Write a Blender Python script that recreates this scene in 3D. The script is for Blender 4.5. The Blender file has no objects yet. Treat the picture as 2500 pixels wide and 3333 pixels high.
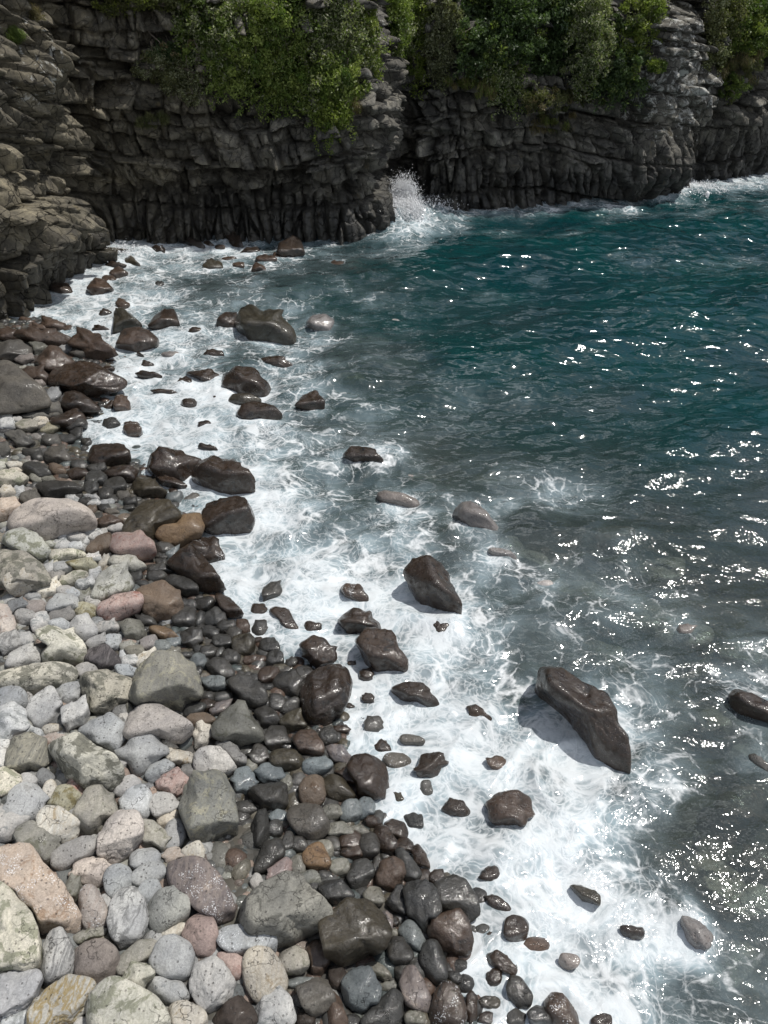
import bpy, math, random
import numpy as np
from mathutils import Vector, Matrix
# ------------------------------------------------------------------ camera numbers
IW, IH, FL = 2500.0, 3333.0, 2503.0
CAM = np.array([0.0, 0.0, 7.5]); PITCH = math.radians(35.0)
RT = np.array([1.0, 0, 0]); FW = np.array([0, math.cos(PITCH), -math.sin(PITCH)]); UPV = np.array([0, math.sin(PITCH), math.cos(PITCH)])
K = IW/1659.0
SUN_AZ, SUN_EL = math.radians(72), math.radians(66)      # azimuth from +Y towards +X
rng = np.random.default_rng(7); random.seed(7)
C = bpy.context.scene.collection

def ray(px, py):
    d = FW + RT*((px-IW/2)/FL) + UPV*((IH/2-py)/FL)
    return d/np.linalg.norm(d)
def at_z(px, py, z=0.0):
    d = ray(px, py); t = (z-CAM[2])/d[2]
    return CAM + d*t
def project(P):
    q = P-CAM; zz = q@FW
    zz = np.where(zz < 0.05, 0.05, zz)
    return IW/2+FL*(q@RT)/zz, IH/2-FL*(q@UPV)/zz, q@FW
# ------------------------------------------------------------------ noise
def _h(ix, iy, iz, s):
    h = (ix*374761393 + iy*668265263 + iz*2147483647 + s*1274126177) & 0xffffffff
    h = ((h ^ (h >> 13))*1274126177) & 0xffffffff
    h = ((h ^ (h >> 16))*2246822519) & 0xffffffff
    return (h ^ (h >> 15)) & 0xffffffff
def rnd(ix, iy, s, iz=0): return _h(np.asarray(ix, np.int64), np.asarray(iy, np.int64), np.asarray(iz, np.int64), s)/4294967295.0
def vnoise(x, y, z=0.0, s=0):
    x, y, z = np.broadcast_arrays(np.asarray(x, float), y, z)
    xi = np.floor(x).astype(np.int64); yi = np.floor(y).astype(np.int64); zi = np.floor(z).astype(np.int64)
    fx, fy, fz = x-xi, y-yi, z-zi
    ux, uy, uz = [f*f*f*(f*(f*6-15)+10) for f in (fx, fy, fz)]
    out = 0
    G = []
    for a in (0, 1):
        for b in (0, 1):
            for c in (0, 1):
                h = _h(xi+a, yi+b, zi+c, s)
                gx = (h & 1023)/511.5-1; gy = ((h >> 10) & 1023)/511.5-1; gz = ((h >> 20) & 1023)/511.5-1
                v = gx*(fx-a)+gy*(fy-b)+gz*(fz-c)
                w = (ux if a else 1-ux)*(uy if b else 1-uy)*(uz if c else 1-uz)
                out = out+v*w
    return out*1.15
def fbm(x, y, z=0.0, s=0, o=4):
    a, t = 1.0, 0
    for k in range(o):
        t = t+a*vnoise(np.asarray(x)*2**k, np.asarray(y)*2**k, np.asarray(z)*2**k, s+k*17); a *= .5
    return t
def sstep(a, b, x):
    t = np.clip((x-a)/(b-a), 0, 1); return t*t*(3-2*t)
# ------------------------------------------------------------------ mesh helpers
def new_mesh(name, V, faces, nper, smooth=True, attrs=None):
    me = bpy.data.meshes.new(name)
    V = np.asarray(V, np.float32); faces = np.asarray(faces, np.int32).ravel(); nf = len(faces)//nper
    me.vertices.add(len(V)); me.vertices.foreach_set('co', V.ravel())
    me.loops.add(len(faces)); me.loops.foreach_set('vertex_index', faces)
    me.polygons.add(nf); me.polygons.foreach_set('loop_start', np.arange(0, nf*nper, nper, dtype=np.int32))
    me.polygons.foreach_set('loop_total', np.full(nf, nper, np.int32))
    if smooth: me.polygons.foreach_set('use_smooth', np.ones(nf, bool))
    me.update(calc_edges=True)
    for k, a in (attrs or {}).items():
        a = np.asarray(a, np.float32)
        if a.ndim == 1:
            at = me.attributes.new(k, 'FLOAT', 'POINT'); at.data.foreach_set('value', a)
        else:
            if a.shape[1] == 3: a = np.hstack([a, np.ones((len(a), 1), np.float32)])
            at = me.attributes.new(k, 'FLOAT_COLOR', 'POINT'); at.data.foreach_set('color', a.ravel())
    return me
def link(name, me, mat=None, parent=None):
    o = bpy.data.objects.new(name, me); C.objects.link(o)
    if mat: me.materials.append(mat)
    if parent: o.parent = parent
    return o
def tag(o, label=None, cat=None, group=None, kind=None):
    if label: o['label'] = label
    if cat: o['category'] = cat
    if group: o['group'] = group
    if kind: o['kind'] = kind
    return o
def grid_up(nu, nv): return grid_faces(nu, nv)[:, ::-1]
def grid_faces(nu, nv):
    i = np.arange(nu-1)[:, None]*nv+np.arange(nv-1)[None, :]
    return np.stack([i, i+nv, i+nv+1, i+1], -1).reshape(-1, 4)
_ICO = {}
def ico(n):
    if n not in _ICO:
        import bmesh
        bm = bmesh.new(); bmesh.ops.create_icosphere(bm, subdivisions=n, radius=1.0)
        V = np.array([v.co[:] for v in bm.verts]); F = np.array([[v.index for v in f.verts] for f in bm.faces]); bm.free()
        _ICO[n] = (V/np.linalg.norm(V, axis=1)[:, None], F)
    return _ICO[n]
# ------------------------------------------------------------------ node helper
class NT:
    def __init__(s, name):
        s.m = bpy.data.materials.new(name); s.m.use_nodes = True; s.t = s.m.node_tree; s.t.nodes.clear()
        s.out = s.n('ShaderNodeOutputMaterial')
    def n(s, typ, ins=None, **kw):
        nd = s.t.nodes.new(typ)
        for k, v in kw.items(): setattr(nd, k, v)
        for k, v in (ins or {}).items():
            sk = nd.inputs[k]
            if hasattr(v, 'links'): s.t.links.new(v, sk)
            else: sk.default_value = v
        return nd
    def math(s, op, a, b=None, c=None, clamp=False):
        nd = s.t.nodes.new('ShaderNodeMath'); nd.operation = op; nd.use_clamp = clamp
        for i, v in enumerate((a, b, c)):
            if v is None: continue
            if hasattr(v, 'links'): s.t.links.new(v, nd.inputs[i])
            else: nd.inputs[i].default_value = v
        return nd.outputs[0]
    def mix(s, f, a, b, mode='MIX'):
        nd = s.t.nodes.new('ShaderNodeMix'); nd.data_type = 'RGBA'; nd.blend_type = mode
        for i, v in ((0, f), (6, a), (7, b)):
            if hasattr(v, 'links'): s.t.links.new(v, nd.inputs[i])
            elif i == 0: nd.inputs[0].default_value = v
            else: nd.inputs[i].default_value = (*v, 1)
        return nd.outputs[2]
    def attr(s, name): return s.n('ShaderNodeAttribute', attribute_name=name)
    def noise(s, vec, scale, detail=4, rough=.55, dist=0.0):
        return s.n('ShaderNodeTexNoise', {'Vector': vec, 'Scale': scale, 'Detail': detail, 'Roughness': rough, 'Distortion': dist}).outputs['Fac']
    def ramp(s, v, lo, hi):
        return s.n('ShaderNodeMapRange', {'Value': v, 'From Min': lo, 'From Max': hi}, interpolation_type='SMOOTHSTEP').outputs[0]
# ------------------------------------------------------------------ materials
def mat_stone():
    t = NT('stone'); pos = t.n('ShaderNodeNewGeometry').outputs['Position']
    c1, c2, par = t.attr('col').outputs['Color'], t.attr('col2').outputs['Color'], t.attr('par')
    sep = t.n('ShaderNodeSeparateColor', {'Color': par.outputs['Color']})
    wet, mot, flk, vein = sep.outputs[0], sep.outputs[1], sep.outputs[2], par.outputs['Alpha']
    n1 = t.noise(pos, 5.5, 9, .68, .6)
    th = t.math('SUBTRACT', .66, t.math('MULTIPLY', mot, .26))
    m1 = t.ramp(n1, th, t.math('ADD', th, .07))
    m1 = t.math('MULTIPLY', m1, t.ramp(mot, 0.0, .35))
    col = t.mix(t.math('MULTIPLY', m1, .85), c1, c2)
    big = t.noise(pos, 2.3, 3, .5, .3)
    col = t.mix(1.0, col, t.mix(t.ramp(big, .3, .7), (.76, .76, .77), (1.14, 1.12, 1.08)), 'MULTIPLY')
    gr = t.noise(pos, 48, 6, .75)
    col = t.mix(.85, col, t.mix(t.ramp(gr, .32, .68), (.72, .72, .72), (1.22, 1.22, 1.22)), 'MULTIPLY')
    # stretched veins
    vv = t.n('ShaderNodeMapping', {'Vector': pos, 'Rotation': (.5, .9, .4), 'Scale': (9, 2.2, 9)}).outputs[0]
    vn = t.noise(vv, 1.0, 5, .6, .8)
    vr = t.math('SUBTRACT', 1.0, t.math('MULTIPLY', t.math('ABSOLUTE', t.math('SUBTRACT', vn, .5)), 14.0), clamp=True)
    col = t.mix(t.math('MULTIPLY', vr, vein), col, c2)
    # pits: small dark dots
    vo = t.n('ShaderNodeTexVoronoi', {'Vector': pos, 'Scale': 24.0, 'Randomness': 1.0})
    pick = t.ramp(t.n('ShaderNodeSeparateColor', {'Color': vo.outputs['Color']}).outputs[0], .62, .66)
    pit = t.math('MULTIPLY', t.math('SUBTRACT', 1.0, t.ramp(vo.outputs['Distance'], .14, .3)), pick)
    col = t.mix(t.math('MULTIPLY', pit, .6), col, (.06, .055, .05))
    # hairline cracks
    vc = t.n('ShaderNodeTexVoronoi', {'Vector': t.n('ShaderNodeVectorMath', {0: pos, 1: t.n('ShaderNodeTexNoise', {'Vector': pos, 'Scale': 3.0, 'Detail': 4.0}).outputs['Color']}, operation='ADD').outputs[0], 'Scale': 2.6}, feature='DISTANCE_TO_EDGE')
    crk = t.math('MULTIPLY', t.math('SUBTRACT', 1.0, t.ramp(vc.outputs['Distance'], .0, .016)), t.ramp(t.noise(pos, 1.7, 2), .5, .6))
    col = t.mix(t.math('MULTIPLY', crk, .55), col, (.03, .028, .025))
    # white salt / foam flecks
    fl = t.n('ShaderNodeTexVoronoi', {'Vector': pos, 'Scale': 60.0})
    fm = t.math('MULTIPLY', t.math('SUBTRACT', 1.0, t.ramp(fl.outputs['Distance'], .25, .42)), t.ramp(t.noise(pos, 7, 3), .5, .6))
    col = t.mix(t.math('MULTIPLY', fm, flk), col, (.8, .82, .84))
    wp = t.math('MULTIPLY', wet, t.ramp(t.noise(pos, 9, 5, .6), .25, .6))
    rough = t.math('SUBTRACT', .88, t.math('MULTIPLY', wp, .70))
    hb = t.math('ADD', t.math('MULTIPLY', gr, .35), t.math('MULTIPLY', t.noise(pos, 14, 6, .62), 1.0))
    hb = t.math('SUBTRACT', hb, t.math('ADD', t.math('MULTIPLY', crk, .8), t.math('MULTIPLY', pit, .35)))
    bp = t.n('ShaderNodeBump', {'Height': hb, 'Strength': .75, 'Distance': .022})
    hp = t.math('ADD', t.math('MULTIPLY', t.noise(pos, 14, 3, .5), 1.0), t.math('MULTIPLY', gr, .25))
    b = t.n('ShaderNodeBsdfPrincipled', {'Base Color': col, 'Roughness': rough, 'Normal': bp.outputs[0], 'Specular IOR Level': t.math('ADD', .25, t.math('MULTIPLY', wet, .3)),
        'Coat Weight': t.math('MULTIPLY', wp, .8), 'Coat Roughness': .09, 'Coat Normal': t.n('ShaderNodeBump', {'Height': hp, 'Strength': .6, 'Distance': .02}).outputs[0]})
    t.t.links.new(b.outputs[0], t.out.inputs[0]); return t.m
def mat_cliff():
    t = NT('basalt'); pos = t.n('ShaderNodeNewGeometry').outputs['Position']
    c1 = t.attr('col').outputs['Color']; par = t.n('ShaderNodeSeparateColor', {'Color': t.attr('par').outputs['Color']})
    wet, lich_sun, soil = par.outputs[0], par.outputs[1], par.outputs[2]
    n1 = t.noise(pos, 1.3, 8, .62, .5)
    col = t.mix(1.0, c1, t.mix(t.ramp(n1, .3, .7), (.55, .54, .53), (1.45, 1.4, 1.3)), 'MULTIPLY')
    sv = t.n('ShaderNodeMapping', {'Vector': pos, 'Scale': (6, 6, 1.3)}).outputs[0]
    col = t.mix(.8, col, t.mix(t.ramp(t.noise(sv, 1.0, 6, .65), .3, .7), (.68, .68, .7), (1.3, 1.28, 1.2)), 'MULTIPLY')
    gr = t.noise(pos, 22, 6, .72)
    col = t.mix(.8, col, t.mix(t.ramp(gr, .3, .7), (.7, .7, .7), (1.3, 1.3, 1.3)), 'MULTIPLY')
    ln = t.math('ADD', t.noise(pos, 3.5, 9, .7, .4), t.math('MULTIPLY', lich_sun, .21))
    lm = t.ramp(ln, .66, .73)
    col = t.mix(t.math('MULTIPLY', lm, .75), col, (.46, .46, .43))  # lichen colour, paled to stand in for sun on the headland
    col = t.mix(t.math('MULTIPLY', t.ramp(t.noise(pos, 2.2, 7, .65, .5), .6, .7), .5), col, (.16, .13, .075))
    col = t.mix(wet, col, t.mix(.8, col, (.33, .34, .36), 'MULTIPLY'))
    col = t.mix(soil, col, (.03, .035, .015))
    rough = t.math('SUBTRACT', .85, t.math('MULTIPLY', wet, .5))
    wrp = t.n('ShaderNodeVectorMath', {0: t.n('ShaderNodeTexNoise', {'Vector': pos, 'Scale': 1.6, 'Detail': 3.0}).outputs['Color'], 1: (.5, .5, .5), 2: pos}, operation='MULTIPLY_ADD').outputs[0]
    cv = t.n('ShaderNodeTexVoronoi', {'Vector': wrp, 'Scale': 2.3}, feature='DISTANCE_TO_EDGE').outputs['Distance']
    cr = t.math('SUBTRACT', 1.0, t.ramp(cv, 0.0, .035))
    fc = t.n('ShaderNodeSeparateColor', {'Color': t.n('ShaderNodeTexVoronoi', {'Vector': wrp, 'Scale': 2.3}).outputs['Color']}).outputs[0]
    col = t.mix(.5, col, t.mix(fc, (.6, .6, .6), (1.4, 1.4, 1.4)), 'MULTIPLY')
    col = t.mix(t.math('MULTIPLY', cr, .6), col, (.012, .011, .010))
    hb = t.math('ADD', t.math('MULTIPLY', t.noise(pos, 7, 8, .66), 1.0), t.math('MULTIPLY', gr, .3))
    hb = t.math('SUBTRACT', hb, cr)
    b = t.n('ShaderNodeBsdfPrincipled', {'Base Color': col, 'Roughness': rough, 'Specular IOR Level': .35, 'Normal': t.n('ShaderNodeBump', {'Height': hb, 'Strength': .8, 'Distance': .06}).outputs[0]})
    t.t.links.new(b.outputs[0], t.out.inputs[0]); return t.m
def mat_ground():
    t = NT('gravel_bed'); pos = t.n('ShaderNodeNewGeometry').outputs['Position']
    vo = t.n('ShaderNodeTexVoronoi', {'Vector': pos, 'Scale': 7.0})
    v = t.n('ShaderNodeSeparateColor', {'Color': vo.outputs['Color']}).outputs[0]
    col = t.mix(v, (.03, .03, .03), (.10, .09, .075))
    col = t.mix(t.ramp(t.noise(pos, .8, 4), .45, .65), col, (.075, .07, .055))
    h = t.math('SUBTRACT', 1.0, vo.outputs['Distance'])
    b = t.n('ShaderNodeBsdfPrincipled', {'Base Color': col, 'Roughness': .7, 'Normal': t.n('ShaderNodeBump', {'Height': h, 'Strength': .9, 'Distance': .08}).outputs[0]})
    t.t.links.new(b.outputs[0], t.out.inputs[0]); return t.m
def mat_sea():
    t = NT('sea_water'); pos = t.n('ShaderNodeNewGeometry').outputs['Position']
    par = t.n('ShaderNodeSeparateColor', {'Color': t.attr('par').outputs['Color']})
    foam, deep, chop = par.outputs[0], par.outputs[1], par.outputs[2]
    flat = t.n('ShaderNodeMapping', {'Vector': pos, 'Scale': (1, 1, .0)}).outputs[0]
    w1 = t.n('ShaderNodeTexNoise', {'Vector': flat, 'Scale': 1.3, 'Detail': 2.0, 'Roughness': .45}).outputs['Color']
    w1 = t.n('ShaderNodeVectorMath', {0: w1, 1: (.5, .5, .5)}, operation='SUBTRACT').outputs[0]
    w2 = t.n('ShaderNodeTexNoise', {'Vector': flat, 'Scale': 4.5, 'Detail': 1.5}).outputs['Color']
    w2 = t.n('ShaderNodeVectorMath', {0: w2, 1: (.5, .5, .5)}, operation='SUBTRACT').outputs[0]
    p1 = t.n('ShaderNodeVectorMath', {0: w1, 1: (.65, .65, 0), 2: flat}, operation='MULTIPLY_ADD').outputs[0]
    w3 = t.n('ShaderNodeVectorMath', {0: t.n('ShaderNodeTexNoise', {'Vector': flat, 'Scale': 13.0, 'Detail': 2.0}).outputs['Color'], 1: (.5, .5, .5)}, operation='SUBTRACT').outputs[0]
    p2 = t.n('ShaderNodeVectorMath', {0: w2, 1: (.09, .09, 0), 2: p1}, operation='MULTIPLY_ADD').outputs[0]
    p2 = t.n('ShaderNodeVectorMath', {0: w3, 1: (.075, .075, 0), 2: p2}, operation='MULTIPLY_ADD').outputs[0]
    def ridge(vec, sc, k, det=2):
        n = t.noise(vec, sc, det, .5)
        return t.math('SUBTRACT', 1.0, t.math('MULTIPLY', t.math('ABSOLUTE', t.math('SUBTRACT', n, .5)), k), clamp=True)
    r1 = ridge(p2, 1.7, 11.0, 2.5); r2 = ridge(p2, 4.0, 7.5, 2); r3 = ridge(p2, 9.5, 6.0, 1)
    vo = t.n('ShaderNodeTexVoronoi', {'Vector': p2, 'Scale': 3.8}, feature='DISTANCE_TO_EDGE').outputs['Distance']
    wid = t.ramp(t.noise(p1, 2.1, 3, .6), .35, .7)
    vr = t.math('SUBTRACT', t.math('SUBTRACT', 1.08, t.math('MULTIPLY', wid, .5)), t.math('MULTIPLY', vo, t.math('ADD', 2.2, t.math('MULTIPLY', wid, 4.0))), clamp=True)
    vo2 = t.n('ShaderNodeTexVoronoi', {'Vector': p2, 'Scale': 10.5}, feature='DISTANCE_TO_EDGE').outputs['Distance']
    vr2 = t.math('SUBTRACT', 1.0, t.math('MULTIPLY', vo2, 3.0), clamp=True)
    A = t.math('MAXIMUM', t.math('MULTIPLY', r1, .8), t.math('MULTIPLY', vr, 1.0))
    B = t.math('MAXIMUM', t.math('MULTIPLY', r2, .55), t.math('MULTIPLY', vr2, .78))
    P = t.math('MAXIMUM', A, B)
    P = t.math('MAXIMUM', P, t.math('MULTIPLY', r3, .2))
    fine = t.noise(p1, 18, 3, .6)
    patch = t.noise(flat, .75, 4, .6)
    fd = t.math('ADD', foam, t.math('MULTIPLY', t.math('SUBTRACT', patch, .5), t.math('MULTIPLY', t.ramp(foam, .0, .15), .9)))
    fd = t.math('MULTIPLY', fd, .89)
    # lace threshold falls as the foam gets denser
    lo = t.math('SUBTRACT', 1.16, t.math('MULTIPLY', fd, 1.0))
    Pq = t.math('ADD', P, t.math('MULTIPLY', t.math('SUBTRACT', fine, .5), .75))
    lace = t.ramp(Pq, lo, t.math('ADD', lo, .62))
    lace = t.math('MULTIPLY', lace, t.ramp(foam, .015, .1))
    cloud = t.noise(p2, 3.2, 6, .55, .2)
    clo = t.math('SUBTRACT', .93, t.math('MULTIPLY', fd, .46))
    cm = t.math('MULTIPLY', t.ramp(cloud, clo, t.math('ADD', clo, .22)), t.ramp(foam, .3, .6))
    solid = t.ramp(t.math('ADD', fd, t.math('MULTIPLY', t.math('SUBTRACT', t.noise(p1, 1.1, 5, .6, .6), .5), 1.3)), .95, 1.6)
    lace = t.math('MULTIPLY', t.math('MULTIPLY', lace, t.math('SUBTRACT', .9, t.math('MULTIPLY', t.ramp(foam, .5, 1.0), .35))), t.ramp(t.math('ADD', t.noise(p1, 2.4, 5, .6), t.math('MULTIPLY', foam, .3)), .30, .66))
    lace = t.math('MAXIMUM', lace, t.math('MULTIPLY', cm, .95))
    al = t.math('MAXIMUM', lace, t.math('MULTIPLY', solid, .96), clamp=True)
    body = t.mix(deep, (.115, .135, .132), (.002, .028, .035))
    gn = t.ramp(t.noise(flat, .33, 3, .5), .35, .65)
    body = t.mix(t.math('MULTIPLY', gn, deep), body, (.002, .038, .040))
    milk = t.math('MULTIPLY', t.ramp(fd, .12, .8), t.ramp(t.noise(p1, 1.6, 4, .6), .2, .7))
    body = t.mix(t.math('MULTIPLY', milk, .85), body, (.33, .42, .46))
    body = t.mix(t.math('MULTIPLY', t.ramp(fd, .62, 1.05), .9), body, (.56, .64, .68))
    # ripples
    rot = t.n('ShaderNodeMapping', {'Vector': flat, 'Rotation': (0, 0, .25), 'Scale': (1, 1.8, 1)}).outputs[0]
    q1 = t.noise(rot, 1.35, 1.5, .4, .5); q2 = t.noise(rot, 5.0, 1, .4, .3); q3 = t.noise(flat, 20, 1, .5)
    hh = t.math('ADD', t.math('MULTIPLY', q1, 1.0), t.math('MULTIPLY', q2, .09))
    hh = t.math('ADD', hh, t.math('MULTIPLY', q3, t.math('ADD', .004, t.math('MULTIPLY', chop, .07))))
    bw = t.n('ShaderNodeBump', {'Height': hh, 'Strength': 1.0, 'Distance': .165}).outputs[0]
    tr = t.math('MULTIPLY', t.math('SUBTRACT', 1.0, deep), t.math('SUBTRACT', 1.0, milk), clamp=True)
    tr = t.math('MULTIPLY', tr, .85)
    dif = t.n('ShaderNodeBsdfDiffuse', {'Color': body, 'Normal': t.n('ShaderNodeBump', {'Height': hh, 'Strength': .5, 'Distance': .15}).outputs[0]})
    trn = t.n('ShaderNodeBsdfTransparent', {'Color': (.66, .74, .69, 1)})
    inner = t.n('ShaderNodeMixShader', {0: tr, 1: dif.outputs[0], 2: trn.outputs[0]})
    gl = t.n('ShaderNodeBsdfGlossy', {'Color': (1, 1, 1, 1), 'Roughness': .08, 'Normal': bw})
    fr = t.n('ShaderNodeFresnel', {'IOR': 1.55, 'Normal': bw})
    wat = t.n('ShaderNodeMixShader', {0: fr.outputs[0], 1: inner.outputs[0], 2: gl.outputs[0]})
    fh = t.math('ADD', t.math('MULTIPLY', t.math('MAXIMUM', A, B), .8), t.math('MULTIPLY', cloud, 1.8))
    fh = t.math('ADD', fh, t.math('MULTIPLY', fine, .25))
    fb = t.n('ShaderNodeBump', {'Height': fh, 'Strength': .5, 'Distance': .045}).outputs[0]
    fo = t.n('ShaderNodeBsdfPrincipled', {'Base Color': (.84, .86, .87, 1), 'Roughness': .55, 'Normal': fb, 'Subsurface Weight': 0.0, 'Specular IOR Level': .3})
    s = t.n('ShaderNodeMixShader', {0: t.math('MULTIPLY', al, .97), 1: wat.outputs[0], 2: fo.outputs[0]})
    t.t.links.new(s.outputs[0], t.out.inputs[0]); return t.m
def mat_leaf():
    t = NT('leaf'); c = t.attr('col').outputs['Color']
    d = t.n('ShaderNodeBsdfPrincipled', {'Base Color': c, 'Roughness': .5, 'Specular IOR Level': .35})
    tl = t.n('ShaderNodeBsdfTranslucent', {'Color': t.mix(1.0, c, (1.3, 1.5, .7), 'MULTIPLY')})
    s = t.n('ShaderNodeMixShader', {0: .35, 1: d.outputs[0], 2: tl.outputs[0]})
    t.t.links.new(s.outputs[0], t.out.inputs[0]); return t.m
def mat_plain(name, c, r=.8):
    t = NT(name); pos = t.n('ShaderNodeNewGeometry').outputs['Position']
    col = t.mix(t.noise(pos, 9, 4), tuple(x*.6 for x in c), tuple(min(1, x*1.3) for x in c))
    b = t.n('ShaderNodeBsdfPrincipled', {'Base Color': col, 'Roughness': r})
    t.t.links.new(b.outputs[0], t.out.inputs[0]); return t.m
STONE, BASALT, GRAVEL, SEA, LEAF = mat_stone(), mat_cliff(), mat_ground(), mat_sea(), mat_leaf()
BARK = mat_plain('bark', (.16, .13, .10)); SPRAY = mat_plain('spray_white', (.85, .87, .9), .5)

# ------------------------------------------------------------------ plan of the place
def wpts(L, z=0.0): return np.array([at_z(x*K, y*K, z)[:2] for x, y in L])
SHORE = wpts([(1150, 2500), (1075, 2212), (1030, 2120), (1010, 2000), (960, 1880), (870, 1770), (840, 1700), (745, 1560), (700, 1440), (620, 1370), (540, 1310), (480, 1240),
              (470, 1150), (420, 1060), (300, 1000), (200, 930), (250, 850), (260, 780), (150, 710), (60, 690), (-60, 680)])
LANDPOLY = np.vstack([SHORE, [[-30, 17.5], [-30, -12], [2.0, -12]]])
def seg_dist(X, Y, P):
    d = np.full(X.shape, 1e9)
    for (x0, y0), (x1, y1) in zip(P[:-1], P[1:]):
        dx, dy = x1-x0, y1-y0; L = dx*dx+dy*dy
        t = np.clip(((X-x0)*dx+(Y-y0)*dy)/L, 0, 1)
        d = np.minimum(d, np.hypot(X-x0-t*dx, Y-y0-t*dy))
    return d
def inside(X, Y, P):
    r = np.zeros(np.shape(X), bool); n = len(P)
    for i in range(n):
        x0, y0 = P[i]; x1, y1 = P[(i+1) % n]
        if y0 == y1: continue
        r ^= ((y0 > Y) != (y1 > Y)) & (X < (x1-x0)*(Y-y0)/(y1-y0)+x0)
    return r
def shore_s(X, Y):
    d = seg_dist(X, Y, SHORE); return np.where(inside(X, Y, LANDPOLY), d, -d)
def terr(X, Y):
    X = np.asarray(X, float); Y = np.asarray(Y, float); s = shore_s(X, Y)
    z = np.where(s > 0, 1.5*(1-np.exp(-s*.115)), np.maximum(s*.14, -1.6-.02*np.minimum(-s, 30)))
    return z-.04+.12*vnoise(X*.5, Y*.5, 0, 5)+.05*vnoise(X*1.7, Y*1.7, 0, 6)
# ground sheet: fine near the viewer, coarse out to the horizon
def sheet(ys, spread):
    nu = 520
    u = np.linspace(-1, 1, nu); u = np.sign(u)*np.abs(u)**1.25
    Y = np.repeat(ys[:, None], nu, 1); X = u[None, :]*spread(Y)
    return X, Y
ys = np.concatenate([np.linspace(-14, 2, 60), 2+np.cumsum(.05*1.0045**np.arange(560)), ])
ys = np.concatenate([ys[ys < 62], [70, 90, 150, 400, 1500, 6000]])
X, Y = sheet(ys, lambda y: np.where(y > 62, y*3, 22+np.maximum(y, 0)*.75))
Z = terr(X, Y); Z[-6:] = -6
gme = new_mesh('ground', np.stack([X, Y, Z], -1).reshape(-1, 3), grid_up(*X.shape), 4)
tag(link('ground', gme, GRAVEL), 'dark gravel bed of the cobble beach running down under the sea', 'ground', kind='structure')

# ------------------------------------------------------------------ cliff
BASE = [(-1400, 1500), (-600, 1000), (-150, 745), (0, 690), (60, 660), (105, 600), (190, 560), (205, 528), (330, 520), (500, 514), (620, 508), (700, 514), (800, 506), (828, 490), (838, 455), (880, 436),
        (930, 452), (1000, 452), (1100, 446), (1250, 437), (1370, 430), (1405, 412), (1480, 396), (1560, 385), (1660, 374), (1900, 352), (2400, 330)]
P = wpts(BASE)
for _ in range(2):
    Q = [P[0]]
    for a, b in zip(P[:-1], P[1:]): Q += [a*.75+b*.25, a*.25+b*.75]
    P = np.array(Q+[P[-1]])
L = np.concatenate([[0], np.cumsum(np.hypot(*np.diff(P, axis=0).T))])
NU, NV = 2400, 380
uu = np.linspace(0, L[-1], NU)
cx, cy = np.interp(uu, L, P[:, 0]), np.interp(uu, L, P[:, 1])
def smooth1(a, k):
    w = np.hanning(2*k+1); w /= w.sum(); return np.convolve(np.pad(a, k, mode='edge'), w, 'valid')
tx, ty = np.gradient(smooth1(cx, 30)), np.gradient(smooth1(cy, 30)); tl = np.hypot(tx, ty)
nx, ny = smooth1(ty/tl, 25), smooth1(-tx/tl, 25); nl = np.hypot(nx, ny); nx /= nl; ny /= nl      # normal pointing to the sea
vv = np.linspace(-1.0, 12.6, NV)
U, V = np.meshgrid(uu, vv, indexing='ij')
def voro(x, y, s, jx=.38, jy=.3, pn=5., stag=True):
    xi0 = np.floor(x).astype(np.int64); yi0 = np.floor(y).astype(np.int64)
    f1 = np.full(x.shape, 9.); f2 = np.full(x.shape, 9.); idx = np.zeros(x.shape, np.int64); idy = idx.copy(); dx1 = np.zeros(x.shape); dy1 = np.zeros(x.shape)
    for b in (-1, 0, 1):
        for a in (-2, -1, 0, 1, 2):
            ci = xi0+a; cj = yi0+b
            ox = .5*(cj % 2) if stag else 0
            px = ci+.5+ox+(rnd(ci, cj, s)-.5)*2*jx; py = cj+.5+(rnd(ci, cj, s+1)-.5)*2*jy
            dx = x-px; dy = y-py; d = (np.abs(dx)**pn+np.abs(dy)**pn)**(1/pn)
            n = d < f1
            f2 = np.where(n, f1, np.minimum(f2, d)); f1 = np.where(n, d, f1)
            idx = np.where(n, ci, idx); idy = np.where(n, cj, idy); dx1 = np.where(n, dx, dx1); dy1 = np.where(n, dy, dy1)
    return f2-f1, idx, idy, dx1, dy1
def brick(x, y, s, jx=.5, jy=.45, sk=.5, asp=1.0):
    j = np.floor(y).astype(np.int64)
    bd = lambda k: k+(rnd(k, 0*k, s)-.5)*jy
    j = np.where(y < bd(j), j-1, np.where(y >= bd(j+1), j+1, j)); y0, y1 = bd(j), bd(j+1)
    w = .7+.75*rnd(j, 0*j, s+1); xs = (x+(rnd(j, 0*j, s+2)-.5)*sk*(y-y0))/w+rnd(j, 0*j, s+3)*9
    i = np.floor(xs).astype(np.int64); be = lambda k: k+(rnd(k, j, s+4)-.5)*jx
    i = np.where(xs < be(i), i-1, np.where(xs >= be(i+1), i+1, i)); x0, x1 = be(i), be(i+1)
    # each joint leans its own way
    e = np.minimum(np.minimum(xs-x0, x1-xs)*w*asp, np.minimum(y-y0, y1-y)); return 2*e, i, j, (xs-(x0+x1)/2)*w, y-(y0+y1)/2
wu = U+.22*vnoise(U*.45, V*.6, 0, 21)+.05*vnoise(U*2.2, V*2.2, 0, 22)
wv = V+.55*np.sin(U*.28+.5)+.5*vnoise(U*.16, V*.25, 0, 23)+.10*vnoise(U*.9, V*.5, 0, 24)
pxu = project(np.stack([cx, cy, 0*cx], -1))[0]/K; pxu = np.where(np.arange(NU) < NU*.2, -500, pxu)
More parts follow.
